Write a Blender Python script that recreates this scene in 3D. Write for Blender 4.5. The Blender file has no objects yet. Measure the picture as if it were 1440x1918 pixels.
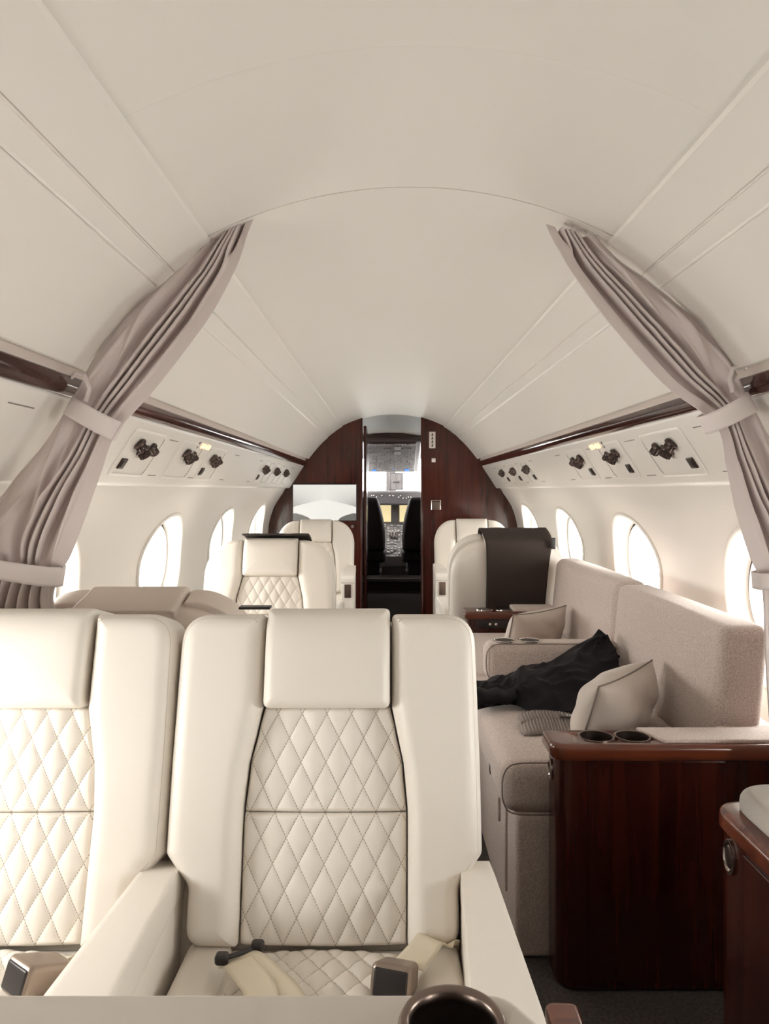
import bpy, bmesh, math, random
from math import pi, sin, cos, radians, sqrt
from mathutils import Vector, Matrix, noise
random.seed(7)
S = bpy.context.scene
COL = S.collection
F = 1385.0            # focal length in pixels of the 1440x1918 frame
EV = 1.95
EM = 1/2**EV
CX, CZ = -0.052, 1.22 # camera x and height

# ------------------------------------------------------------------ helpers
def mesh(name, verts, faces, mat=None, parent=None, smooth=True, uv=None, sharp=35):
    me = bpy.data.meshes.new(name)
    me.from_pydata([tuple(v) for v in verts], [], faces)
    me.validate()
    bm = bmesh.new(); bm.from_mesh(me)
    bmesh.ops.recalc_face_normals(bm, faces=bm.faces)
    bm.to_mesh(me); bm.free()
    if uv:
        l = me.uv_layers.new(name='UVMap')
        for lp in me.loops: l.data[lp.index].uv = uv[lp.vertex_index]
    if smooth:
        me.shade_smooth()
        if sharp: me.set_sharp_from_angle(angle=radians(sharp))
    ob = bpy.data.objects.new(name, me); COL.objects.link(ob)
    if mat: me.materials.append(mat)
    if parent: ob.parent = parent
    return ob

class B:
    """collects geometry for ONE mesh object"""
    def __init__(s): s.v = []; s.f = []
    def add(s, vs, fs, M=None):
        o = len(s.v)
        for p in vs:
            p = Vector(p); s.v.append(M @ p if M is not None else p)
        s.f += [tuple(i + o for i in f) for f in fs]; return s
    def grid(s, fn, nu, nv, M=None, cu=False, cv=False):
        vs = [fn(i / nu, j / nv) for j in range(nv + (0 if cv else 1)) for i in range(nu + (0 if cu else 1))]
        W = nu + (0 if cu else 1); H = nv + (0 if cv else 1); fs = []
        for j in range(nv):
            for i in range(nu):
                fs.append((j * W + i, j * W + (i + 1) % W, ((j + 1) % H) * W + (i + 1) % W, ((j + 1) % H) * W + i))
        return s.add(vs, fs, M)
    def soft(s, x0, x1, y0, y1, z0, z1, r=.01, bulge=0, n=6, M=None, fn=None):
        """box with rounded edges and optional swelling"""
        hx, hy, hz = (x1-x0)/2, (y1-y0)/2, (z1-z0)/2; r = min(r, hx*.98, hy*.98, hz*.98)
        c = Vector(((x0+x1)/2, (y0+y1)/2, (z0+z1)/2)); h = (hx, hy, hz)
        def axis(hh):
            k = 3; a = [-hh + r*(1-cos(pi/2*i/k))*0 - 0 for i in range(0)]
            e = [-1 + i/k*1.0 for i in range(k)]      # rounding zone
            m = [i/n*2-1 for i in range(n+1)]
            return e, m
        # parameter stops: rounding zone (k steps), flat zone (n steps), rounding zone
        k = 4
        st = [('e', -1 + i/k) for i in range(k)] + [('m', -1 + 2*i/n) for i in range(n+1)] + [('e', (i+1)/k) for i in range(k)]
        def val(t, hh, w):       # core coordinate and round direction
            kind, q = t
            if kind == 'm': return q*(hh-r), 0.0
            return (-(hh-r) if w < len(st)/2 else (hh-r)), math.tan(q*pi/4)
        N = len(st)
        idx = {}; vs = []
        def vert(i, j, l):
            key = (i, j, l)
            if key in idx: return idx[key]
            co, di = [], []
            for t, a in ((i, 0), (j, 1), (l, 2)):
                cc, d = val(st[t], h[a], t)
                if t == 0: d = -1.0
                if t == N-1: d = 1.0
                co.append(cc); di.append(d)
            D = Vector(di)
            if D.length > 0: D = D.normalized() * r
            p = Vector(co) + D
            if bulge:
                q = [max(-1, min(1, p[a]/h[a])) for a in range(3)]
                p = Vector([p[a] + bulge*q[a]*(1-q[(a+1)%3]**2)*(1-q[(a+2)%3]**2) for a in range(3)])
            p = p + c
            if fn: p = Vector(fn(p))
            idx[key] = len(vs); vs.append(p); return idx[key]
        fs = []
        for a in range(3):
            for side in (0, N-1):
                for i in range(N-1):
                    for j in range(N-1):
                        def K(u, w):
                            t = [0, 0, 0]; t[a] = side; t[(a+1)%3] = u; t[(a+2)%3] = w; return vert(*t)
                        fs.append((K(i, j), K(i+1, j), K(i+1, j+1), K(i, j+1)))
        return s.add(vs, fs, M)
    def tube(s, path, r, n=8, closed=False, M=None, flat=1.0):
        P = [Vector(p) for p in path]; m = len(P); vs = []
        up = Vector((0.13, 0.21, 0.97)); last = None
        for i, p in enumerate(P):
            a = P[(i-1) % m] if (closed or i > 0) else p
            b = P[(i+1) % m] if (closed or i < m-1) else p
            t = (b-a).normalized() if (b-a).length > 1e-9 else Vector((0, 0, 1))
            if last is None: x = t.cross(up)
            else: x = last - t*last.dot(t)
            if x.length < 1e-6: x = t.cross(Vector((1, 0, 0)))
            x.normalize(); last = x; y = t.cross(x)
            rr = r(i/(m-1)) if callable(r) else r
            for k in range(n):
                an = 2*pi*k/n; vs.append(p + x*cos(an)*rr + y*sin(an)*rr*flat)
        fs = []
        for i in range(m if closed else m-1):
            for k in range(n):
                fs.append((i*n+k, i*n+(k+1) % n, ((i+1) % m)*n+(k+1) % n, ((i+1) % m)*n+k))
        if not closed: fs += [tuple(range(n)), tuple((m-1)*n+k for k in range(n))]
        return s.add(vs, fs, M)
    def lathe(s, prof, M=None, n=32, cap=True):
        vs = [(r*cos(2*pi*k/n), r*sin(2*pi*k/n), z) for r, z in prof for k in range(n)]
        fs = [(i*n+k, i*n+(k+1) % n, (i+1)*n+(k+1) % n, (i+1)*n+k) for i in range(len(prof)-1) for k in range(n)]
        if cap: fs += [tuple(range(n)), tuple((len(prof)-1)*n+k for k in range(n))]
        return s.add(vs, fs, M)
    def pad(s, outline, w0, w1, r, bulge=0, fn=None, rings=7, mid=None, spine=None):
        """upholstered pad: 2D outline (CCW) between depths w0 and w1; the front rolls over with radius r
        by each point's distance from the outline; rings close in on a spine segment"""
        P = [Vector((p[0], p[1])) for p in outline]; n = len(P)
        xs_ = [p.x for p in P]; ys_ = [p.y for p in P]
        if spine: A, C = Vector(spine[0]), Vector(spine[1])
        else:
            hx, hy = (max(xs_)-min(xs_))/2, (max(ys_)-min(ys_))/2; cx, cy = (max(xs_)+min(xs_))/2, (max(ys_)+min(ys_))/2
            if hx > hy: A, C = Vector((cx-(hx-hy), cy)), Vector((cx+(hx-hy), cy))
            else: A, C = Vector((cx, cy-(hy-hx))), Vector((cx, cy+(hy-hx)))
        def near(p):
            d = C-A
            if d.length < 1e-9: return A.copy()
            return A+d*max(0, min(1, (p-A).dot(d)/d.length_squared))
        T = [near(p) for p in P]
        def dist(p):
            best = 9
            for i in range(n):
                a_, b_ = P[i-1], P[i]; d = b_-a_; l = d.length_squared
                t = 0 if l < 1e-12 else max(0, min(1, (p-a_).dot(d)/l))
                best = min(best, (p-a_-d*t).length)
            return best
        ll = max((P[i]-T[i]).length for i in range(n)); mn = min((P[i]-T[i]).length for i in range(n))
        rows = [[(P[i].lerp(T[i], .04), w0) for i in range(n)], [(P[i], w0+r*.4) for i in range(n)], [(P[i], w1-r) for i in range(n)]]
        tr = min(.95, r/max(mn, 1e-4)); ts = [tr*(1-cos(pi/2*k/7)) for k in range(1, 8)]
        ts += [tr+(1-tr)*((k+1)/rings) for k in range(rings)]
        for t in ts:
            row = []
            for i in range(n):
                p = P[i].lerp(T[i], t); d = dist(p); e = max(0, r-d)
                w = w1-r+sqrt(max(0, r*r-e*e)); mx_ = (P[i]-T[i]).length
                w += bulge*(1-(1-min(1, d/max(mn, 1e-4)))**2)
                row.append((p, w))
            rows.append(row)
        vs = [(p.x, p.y, w) for row in rows for p, w in row]
        fs = [(j*n+i, j*n+(i+1) % n, (j+1)*n+(i+1) % n, (j+1)*n+i) for j in range(len(rows)-1) for i in range(n)]
        fs.append(tuple(range(n)))
        if fn: vs = [fn(*v) for v in vs]
        return s.add(vs, fs)
    def prism(s, poly, z0, z1, M=None):
        n = len(poly); vs = [(p[0], p[1], z0) for p in poly]+[(p[0], p[1], z1) for p in poly]
        fs = [(i, (i+1) % n, n+(i+1) % n, n+i) for i in range(n)]+[tuple(range(n)), tuple(range(n, 2*n))]
        return s.add(vs, fs, M)
    def done(s, name, mat, parent=None, smooth=True, sharp=35):
        return mesh(name, s.v, s.f, mat, parent, smooth, None, sharp)

def roundpoly(pts, rad, seg=7, step=.03):
    """polygon with rounded corners, long sides subdivided"""
    n = len(pts); out = []
    rr = rad if isinstance(rad, (list, tuple)) else [rad]*n
    for i in range(n):
        p = Vector(pts[i]); a = Vector(pts[i-1]); b = Vector(pts[(i+1) % n]); r = rr[i]
        u = (a-p).normalized(); v = (b-p).normalized()
        ang = u.angle(v)
        if r <= 0 or ang > pi-.02: out.append(p); continue
        d = min(r/math.tan(ang/2), (a-p).length*.49, (b-p).length*.49)
        p0 = p+u*d; p1 = p+v*d
        for k in range(seg+1):
            t = k/seg; out.append(p0*(1-t)**2 + p*2*t*(1-t) + p1*t*t)
    res = []
    for i in range(len(out)):
        a, b = out[i], out[(i+1) % len(out)]
        m = max(1, int((b-a).length/step))
        for k in range(m): res.append(a.lerp(b, k/m))
    return res

def catmull(P, t):
    n = len(P)-1; x = min(max(t, 0), 1)*n; i = min(int(x), n-1); f = x-i
    p0, p1, p2, p3 = P[max(i-1, 0)], P[i], P[i+1], P[min(i+2, n)]
    return p1*1 + (p2-p0)*(.5*f) + (p0*2-p1*5+p2*4-p3)*(.5*f*f) + (p1*3-p0-p2*3+p3)*(.5*f**3)

def at(px, py, d): return Vector((CX+(px-725)*d/F, d, CZ+(918-py)*d/F))

def tag(o, label=None, cat=None, group=None, kind=None):
    if label: o['label'] = label
    if cat: o['category'] = cat
    if group: o['group'] = group
    if kind: o['kind'] = kind
    return o
def empty(name, loc, rz=0, label=None, cat=None, group=None):
    o = bpy.data.objects.new(name, None); COL.objects.link(o)
    o.location = loc; o.rotation_euler = (0, 0, rz); o.empty_display_size = .1
    return tag(o, label, cat, group)
def struct(o, parent=None):
    if parent: o.parent = parent
    else: o['kind'] = 'structure'
    return o

# ------------------------------------------------------------------ materials
def mat(name, col, rough=.5, metal=0, coat=0, coat_rough=.1, spec=None, emit=None, es=0, sheen=0):
    m = bpy.data.materials.new(name); m.use_nodes = True
    b = m.node_tree.nodes['Principled BSDF']
    b.inputs['Base Color'].default_value = (*col, 1)
    b.inputs['Roughness'].default_value = rough
    b.inputs['Metallic'].default_value = metal
    b.inputs['Coat Weight'].default_value = coat
    b.inputs['Coat Roughness'].default_value = coat_rough
    if spec is not None: b.inputs['Specular IOR Level'].default_value = spec
    if sheen: b.inputs['Sheen Weight'].default_value = sheen
    if emit: b.inputs['Emission Color'].default_value = (*emit, 1); b.inputs['Emission Strength'].default_value = es
    return m
def N(m, t, **k):
    n = m.node_tree.nodes.new(t)
    for a, v in k.items(): setattr(n, a, v)
    return n
def L(m, a, b): m.node_tree.links.new(a, b)
def bsdf(m): return m.node_tree.nodes['Principled BSDF']
def objco(m, scale=(1, 1, 1)):
    tc = N(m, 'ShaderNodeTexCoord'); mp = N(m, 'ShaderNodeMapping')
    mp.inputs['Scale'].default_value = scale
    L(m, tc.outputs['Object'], mp.inputs['Vector']); return mp.outputs['Vector']
def bump(m, scale, strength, dist=.002, detail=4, sc=(1, 1, 1), vor=False):
    co = objco(m, sc)
    t = N(m, 'ShaderNodeTexVoronoi' if vor else 'ShaderNodeTexNoise')
    t.inputs['Scale'].default_value = scale
    if not vor: t.inputs['Detail'].default_value = detail
    L(m, co, t.inputs['Vector'])
    bp = N(m, 'ShaderNodeBump'); bp.inputs['Strength'].default_value = strength; bp.inputs['Distance'].default_value = dist
    L(m, t.outputs[0], bp.inputs['Height']); L(m, bp.outputs['Normal'], bsdf(m).inputs['Normal'])
    return t
def vary(m, c0, c1, scale, detail=3, sc=(1, 1, 1), lo=.35, hi=.65):
    co = objco(m, sc); t = N(m, 'ShaderNodeTexNoise'); t.inputs['Scale'].default_value = scale; t.inputs['Detail'].default_value = detail
    L(m, co, t.inputs['Vector'])
    r = N(m, 'ShaderNodeValToRGB'); r.color_ramp.elements[0].position = lo; r.color_ramp.elements[1].position = hi
    r.color_ramp.elements[0].color = (*c0, 1); r.color_ramp.elements[1].color = (*c1, 1)
    L(m, t.outputs['Fac'], r.inputs['Fac']); L(m, r.outputs['Color'], bsdf(m).inputs['Base Color'])

M = {}
M['panel'] = mat('cabin_panel', (.72, .685, .64), .42); bump(M['panel'], 5, .06, .004, 2)
M['panel_gloss'] = mat('service_panel', (.73, .695, .65), .3)
M['recess'] = mat('light_recess', (.58, .51, .465), .5)
M['leather'] = mat('ivory_leather', (.75, .70, .64), .46); bump(M['leather'], 900, .05, .0006, 3); bsdf(M['leather']).inputs['Coat Weight'].default_value = .05
M['leather_back'] = mat('taupe_leather', (.60, .52, .46), .42); bump(M['leather_back'], 900, .05, .0006, 3)
M['seam'] = mat('cream_thread', (.50, .44, .38), .7)
M['table'] = mat('shaded_table_leather', (.60, .555, .505), .5)  # shade over the foreground table is put into this darker leather colour
M['thread'] = mat('taupe_thread', (.33, .27, .21), .8)
M['sofa'] = mat('boucle_fabric', (.44, .37, .33), .95, sheen=.25)
vary(M['sofa'], (.42, .345, .31), (.61, .515, .47), 260, 2); bump(M['sofa'], 300, .45, .003, 3)
M['pillow'] = mat('velvet_pillow', (.50, .435, .385), .6, sheen=.3); bump(M['pillow'], 18, .25, .01, 3)
M['piping'] = mat('pillow_piping', (.2, .16, .14), .7)
M['curtain'] = mat('curtain_fabric', (.60, .52, .50), .8, sheen=.15); bump(M['curtain'], 1400, .12, .001, 2)
M['tie'] = mat('curtain_band', (.66, .585, .565), .8)
M['hem'] = mat('curtain_lining', (.16, .12, .11), .8)
M['metal'] = mat('bronze_metal', (.22, .17, .145), .3, 1)
M['chrome'] = mat('polished_nickel', (.66, .6, .56), .14, 1)
M['nozzle'] = mat('bronze_nozzle', (.085, .06, .052), .28, .7)
M['dark'] = mat('dark_plastic', (.018, .014, .014), .35)
M['black_cloth'] = mat('black_cloth', (.0062, .0045, .0066), .65, spec=.18); bump(M['black_cloth'], 500, .2, .001, 2)
M['throw'] = mat('dark_throw', (.046, .034, .029), .9, spec=.3); bump(M['throw'], 700, .3, .001, 2)
M['knit'] = mat('grey_knit', (.25, .215, .195), .95)
M['suede'] = mat('grey_suede', (.42, .39, .35), .85); vary(M['suede'], (.34, .315, .285), (.46, .43, .39), 9, 3)
M['carpet'] = mat('carpet', (.06, .05, .046), .98); vary(M['carpet'], (.045, .038, .034), (.075, .062, .057), 120, 3); bump(M['carpet'], 260, .4, .003, 2)
M['belt'] = mat('cream_webbing', (.66, .59, .46), .6); bump(M['belt'], 600, .2, .001, 1, (1, .2, 1))
M['buckle'] = mat('brushed_buckle', (.30, .24, .20), .36, .9)
M['white'] = mat('white_print', (.75, .66, .62), .5)
M['cock'] = mat('cockpit_grey', (.20, .19, .195), .5)
M['board'] = mat('switch_board_grey', (.30, .285, .28), .6)
M['cock2'] = mat('cockpit_light_grey', (.5, .49, .49), .5)
M['seatblack'] = mat('cockpit_black', (.03, .024, .03), .7)
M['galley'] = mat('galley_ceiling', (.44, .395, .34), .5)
M['amber'] = mat('sign_glow', (.9, .6, .4), .5, emit=(1.0, .55, .28), es=1.5*EM)
M['screen'] = mat('display_glow', (.4, .35, .2), .4, emit=(1.0, .82, .45), es=.85*EM)
M['blue'] = mat('blue_lamp', (.05, .2, .7), .4, emit=(.1, .35, 1.0), es=.6*EM)
M['rubber'] = mat('window_seal', (.012, .011, .011), .6)
M['slot'] = mat('slot_shadow', (.22, .19, .17), .7)

def wood(name, axis, dark=(.030, .0048, .0032), light=(.082, .0165, .009), rough=.22):
    m = mat(name, light, rough, coat=.45, coat_rough=.06, spec=.35)
    sc = {'z': (34, 34, 1.6), 'y': (22, 1.0, 22), 'x': (1.2, 22, 22)}[axis]
    co = objco(m, sc)
    d = N(m, 'ShaderNodeTexNoise'); d.inputs['Scale'].default_value = 1.0; d.inputs['Detail'].default_value = 5; d.inputs['Distortion'].default_value = .8
    L(m, co, d.inputs['Vector'])
    co2 = objco(m, (2.2, 2.2, 1.2))
    e = N(m, 'ShaderNodeTexNoise'); e.inputs['Scale'].default_value = 1.5; e.inputs['Detail'].default_value = 2
    L(m, co2, e.inputs['Vector'])
    mx = N(m, 'ShaderNodeMath', operation='MULTIPLY_ADD'); L(m, d.outputs['Fac'], mx.inputs[0]); mx.inputs[1].default_value = .62
    ml = N(m, 'ShaderNodeMath', operation='MULTIPLY'); L(m, e.outputs['Fac'], ml.inputs[0]); ml.inputs[1].default_value = .38
    L(m, ml.outputs[0], mx.inputs[2])
    r = N(m, 'ShaderNodeValToRGB'); r.color_ramp.elements[0].position = .36; r.color_ramp.elements[1].position = .66
    r.color_ramp.elements[0].color = (*dark, 1); r.color_ramp.elements[1].color = (*light, 1)
    L(m, mx.outputs[0], r.inputs['Fac']); L(m, r.outputs['Color'], bsdf(m).inputs['Base Color'])
    return m
M['wood_z'] = wood('mahogany_upright', 'z')
M['wood_dark'] = wood('mahogany_cabinet', 'z', (.020, .0034, .0026), (.055, .0105, .006))
M['wood_y'] = wood('mahogany_lengthwise', 'y', (.022, .005, .004), (.07, .016, .010), .16)
M['wood_x'] = wood('mahogany_crosswise', 'x', (.05, .012, .007), (.16, .040, .018), .2)

# leather with stitched diamond seams; the seams follow the quilt's own UV lattice
def quilt_mat():
    m = mat('quilted_leather', (.77, .72, .66), .45)
    uv = N(m, 'ShaderNodeUVMap'); sp = N(m, 'ShaderNodeSeparateXYZ'); L(m, uv.outputs[0], sp.inputs[0])
    def mth(op, a, b=None):
        n = N(m, 'ShaderNodeMath', operation=op)
        for i, x in enumerate((a, b)):
            if x is None: continue
            if isinstance(x, (int, float)): n.inputs[i].default_value = x
            else: L(m, x, n.inputs[i])
        return n.outputs[0]
    def line(a, b):
        fr = mth('FRACT', mth('ADD', a, 100.5)); dist = mth('ABSOLUTE', mth('SUBTRACT', fr, .5))
        near = mth('LESS_THAN', dist, .017)
        dash = mth('GREATER_THAN', mth('FRACT', mth('MULTIPLY', mth('ADD', b, 100), 9.0)), .33)
        return mth('MULTIPLY', near, dash)
    a, b = sp.outputs[0], sp.outputs[1]
    k = mth('MAXIMUM', line(a, b), line(b, a))
    mx = N(m, 'ShaderNodeMix', data_type='RGBA'); L(m, k, mx.inputs[0])
    mx.inputs[6].default_value = (.77, .72, .66, 1); mx.inputs[7].default_value = (.36, .30, .235, 1)
    L(m, mx.outputs[2], bsdf(m).inputs['Base Color'])
    return m
M['quilt'] = quilt_mat()

def glass_mat():
    m = bpy.data.materials.new('window_glass'); m.use_nodes = True; nt = m.node_tree
    nt.nodes.remove(bsdf(m)); o = nt.nodes['Material Output']
    t = N(m, 'ShaderNodeBsdfTransparent'); t.inputs[0].default_value = (.93, .95, .94, 1)
    g = N(m, 'ShaderNodeBsdfGlossy'); g.inputs['Roughness'].default_value = .03
    x = N(m, 'ShaderNodeMixShader'); x.inputs[0].default_value = .06
    L(m, t.outputs[0], x.inputs[1]); L(m, g.outputs[0], x.inputs[2]); L(m, x.outputs[0], o.inputs['Surface'])
    return m
M['glass'] = glass_mat()

# ------------------------------------------------------------------ cabin shell
Y0, Y1 = -3.3, 6.6
# sidewall half-width as a function of height
WP = [(0, .985), (.10, 1.005), (.30, 1.05), (.50, 1.09), (.70, 1.115), (.865, 1.112), (.95, 1.10), (1.072, 1.06), (1.15, 1.012), (1.20, .978), (1.234, .960)]
def wallx(z):
    for (a, xa), (b, xb) in zip(WP, WP[1:]):
        if z <= b:
            t = (z-a)/(b-a); i = WP.index((a, xa))
            pa = WP[max(i-1, 0)]; pb = WP[min(i+2, len(WP)-1)]
            m0 = (xb-pa[1])/(b-pa[0])*(b-a); m1 = (pb[1]-xa)/(pb[0]-a)*(b-a)
            return xa*(2*t**3-3*t*t+1)+m0*(t**3-2*t*t+t)+xb*(3*t*t-2*t**3)+m1*(t**3-t*t)
    return WP[-1][1]
PITCH = 1.237
WC = [2.215+PITCH*k for k in range(-2, 4)]       # window centres along the cabin
WZ, WA, WB = .862, .315, .242                     # window centre height, half length, half height
def wall(side):
    b = B(); z0, z1 = .52, 1.234
    for yc in WC:
        ya, yb = yc-PITCH/2, yc+PITCH/2
        if yb > Y1: yb = Y1+.02
        n = 18; per = []
        for k in range(n): per.append((ya+(yb-ya)*k/n, z0))
        for k in range(n): per.append((yb, z0+(z1-z0)*k/n))
        for k in range(n): per.append((yb-(yb-ya)*k/n, z1))
        for k in range(n): per.append((ya, z1-(z1-z0)*k/n))
        R = 9; m = len(per)
        def fn(i, j, per=per, m=m, yc=yc):
            p = per[int(round(i*m)) % m]
            an = math.atan2((p[1]-WZ)/WB, (p[0]-yc)/WA)
            e = (yc+WA*cos(an), WZ+WB*sin(an))
            y = e[0]+(p[0]-e[0])*j; z = e[1]+(p[1]-e[1])*j
            return (side*wallx(z), y, z)
        b.grid(fn, m, R, cu=True)
    b.grid(lambda i, j: (side*wallx(z0*j), Y0+(WC[-1]+PITCH/2-Y0)*i, z0*j), 40, 10)
    ye = WC[-1]+PITCH/2
    b.grid(lambda i, j: (side*wallx(z0+(z1-z0)*j), ye+(Y1+.02-ye)*i, z0+(z1-z0)*j), 2, 18)
    yb = WC[0]-PITCH/2
    if yb > Y0: b.grid(lambda i, j: (side*wallx(z0+(z1-z0)*j), Y0+(yb-Y0)*i, z0+(z1-z0)*j), 2, 20)
    o = b.done('wall_left' if side < 0 else 'wall_right', M['panel'], sharp=0); o['kind'] = 'structure'
    return o
for s_ in (-1, 1): wall(s_)

def window(n, side, yc):
    r = empty('window_%d' % n, (side*wallx(WZ), yc, WZ)); r['kind'] = 'structure'
    slope = (wallx(WZ+.15)-wallx(WZ-.15))/.3
    def ring(prof, name, m):
        b = B(); K = 72
        def fn(i, j):
            sc, out = catmullp(prof, j); an = 2*pi*i
            y = WA*cos(an)+(sc)*cos(an); z = WB*sin(an)+(sc)*sin(an)
            zz = WZ+z; base = wallx(min(max(zz, .3), 1.23))-wallx(WZ)
            k = min(1, max(0, out/.10))
            x = base*(1-k)+slope*z*k + out
            return (side*x, y, z)
        b.grid(fn, K, (len(prof)-1)*4, cu=True)
        return b.done(name, m, r, sharp=50)
    def catmullp(P, t):
        q = catmull([Vector(p) for p in P], t); return q.x, q.y
    ring([(.012, .004), (.010, -.006), (.0, -.010), (-.010, -.004), (-.014, .012), (-.020, .035), (-.026, .060)], 'frame', M['panel_gloss'])
    ring([(-.024, .056), (-.027, .062), (-.034, .064), (-.040, .0630), (-.043, .060)], 'seal', M['rubber'])
    ring([(-.0405, .066), (-.0415, .056), (-.044, .053), (-.047, .058), (-.050, .08), (-.055, .105), (-.058, .118), (-.066, .124)], 'shade_frame', M['panel_gloss'])
    b = B(); K = 48; vs = [(side*(.118), 0, 0)]
    for k in range(K):
        an = 2*pi*k/K; vs.append((side*(.118+slope*(WB-.05)*sin(an)), (WA-.052)*cos(an), (WB-.052)*sin(an)))
    b.add(vs, [(0, 1+k, 1+(k+1) % K) for k in range(K)])
    b.done('pane', M['glass'], r)
    # window shade pulled part way into its slot: thin rails at the far and near side of the opening
    return r
n_ = 1
for yc in WC:
    for s_ in (-1, 1): window(n_, s_, yc); n_ += 1
# daylight portals in the openings (they give no light of their own)
for yc in WC:
    for s_ in (-1, 1):
        ld = bpy.data.lights.new('window_portal', 'AREA'); ld.shape = 'ELLIPSE'; ld.size = WB*2; ld.size_y = WA*2
        ld.cycles.is_portal = True
        lo = bpy.data.objects.new('window_portal', ld); COL.objects.link(lo)
        lo.location = (s_*(wallx(WZ)+.14), yc, WZ); lo.rotation_euler = (0, s_*pi/2, 0)

def sweep(prof, y0, y1, ny=1, rib=None):
    b = B(); n = len(prof)
    ys = [y0+(y1-y0)*k/ny for k in range(ny+1)] if rib is None else rib
    vs = [(p[0], y, p[1]+CZ) for y in ys for p in prof]
    fs = [(j*n+i, j*n+i+1, (j+1)*n+i+1, (j+1)*n+i) for j in range(len(ys)-1) for i in range(n-1)]
    b.add(vs, fs); return b
# ceiling vault, with two real grooves across it
def ceilprof():
    R = .995; top = .682; P = []
    for k in range(-30, 31):
        x = .50*k/30; P.append((x, top-R+sqrt(R*R-x*x)))
    return P
cp = ceilprof()
def ceiling_mesh():
    b = B(); n = len(cp); rows = []
    def row(y, dz): rows.append([(p[0], y, p[1]+CZ+dz) for p in cp])
    row(Y0, 0)
    for g, w, dep in ((1.135, .0008, .0006), (1.665, .0022, .006)):
        row(g-.006, 0); row(g-w, .0004); row(g-w, dep); row(g+w, dep); row(g+w, .0004); row(g+.006, 0)
    row(Y1+.06, 0)
    vs = [p for r in rows for p in r]
    fs = [(j*n+i, j*n+i+1, (j+1)*n+i+1, (j+1)*n+i) for j in range(len(rows)-1) for i in range(n-1)]
    b.add(vs, fs); return b
o = ceiling_mesh().done('ceiling', M['panel'], sharp=30); o['kind'] = 'structure'

BIN = [(.515, .60), (.485, .592), (.458, .577), (.4545, .570), (.457, .5625), (.480, .549), (.510, .5285), (.5400, .5035),
       (.5410, .5065), (.5428, .5052), (.5433, .5000), (.5470, .5010), (.577, .4745), (.5795, .4690), (.5800, .4735), (.5818, .4715), (.5828, .4660),
       (.62, .4325), (.66, .3905), (.70, .344), (.735, .299), (.745, .286), (.7515, .279), (.758, .277), (.765, .281), (.768, .290), (.80, .33)]
SLOT = [(.800, .325), (.7855, .300), (.7815, .285), (.7785, .2665), (.7760, .256), (.80, .25)]
WOOD = [(.80, .262), (.7770, .262), (.7730, .2600), (.7720, .2560), (.7735, .2500), (.7725, .2460), (.7755, .236), (.7810, .2260), (.7865, .2190), (.7915, .2160), (.80, .2175)]
PSU = [(.797, .2185), (.7965, .2135), (.800, .206), (.915, .028), (.9205, .0215), (.929, .0175), (.941, .0160), (.953, .0165), (.961, .014), (.966, .004)]
tn = 1
for s_ in (-1, 1):
    nm = 'left' if s_ < 0 else 'right'
    m_ = lambda P: [(s_*x, z) for x, z in P]
    struct(sweep(m_(BIN), Y0, Y1).done('wall_%s_upper' % nm, M['panel'], sharp=22))
    struct(sweep(m_(SLOT), Y0, Y1).done('trim_%d' % tn, M['recess'], sharp=22)); tn += 1
    struct(sweep(m_(WOOD), Y0, Y1, 12).done('trim_%d' % tn, M['wood_y'], sharp=50)); tn += 1
    struct(sweep(m_(PSU), Y0, Y1).done('wall_%s_service' % nm, M['panel_gloss'], sharp=50))
# floor and the aft wall behind the camera
b = B(); b.grid(lambda i, j: (-1.2+2.4*i, Y0-.1+(9.15-Y0)*j, 0), 4, 8)
struct(b.done('floor', M['carpet']))
b = B(); b.soft(-1.3, 1.3, Y0-.06, Y0, -.02, 2.0, .005, n=1); struct(b.done('wall_aft', M['panel']))

# forward bulkhead: mahogany slabs either side of the doorway
DL, DR = -.284, .262
b = B(); b.soft(-1.3, DL, Y1, Y1+.05, 0, 2.05, .006, n=1); struct(b.done('wall_front_left', M['wood_z']))
b = B(); b.soft(DR, 1.3, Y1, Y1+.05, 0, 2.05, .006, n=1); struct(b.done('wall_front_right', M['wood_z']))
# jambs of the doorway, slim polished edge
d1 = empty('door_1', (0, Y1, 0)); d1['kind'] = 'structure'
for x0, x1 in ((DL-.004, DL+.012), (DR-.012, DR+.004)):
    b = B(); b.soft(x0, x1, -.012, .07, 0, 1.87, .005, n=1); b.done('door_jamb', M['wood_z'], d1)
b = B(); b.soft(DL+.02, DL+.045, .06, .62, 0.01, 1.80, .006, n=1); b.done('door_leaf', M['wood_z'], d1)

# ------------------------------------------------------------------ passage and cockpit
b = B(); b.soft(-.62, -.36, Y1+.05, 8.9, 0, 1.9, .01, n=1); struct(b.done('wall_passage_left', M['wood_z']))
b = B(); b.soft(.36, .62, Y1+.05, 8.9, 0, 1.9, .01, n=1); struct(b.done('wall_passage_right', M['wood_z']))
b = B(); b.grid(lambda i, j: (-.75+1.5*i, Y1+.01+j*3.9, CZ+.684-.25*(2*i-1)**2*.6), 16, 6); struct(b.done('ceiling_passage', M['galley']))
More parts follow.
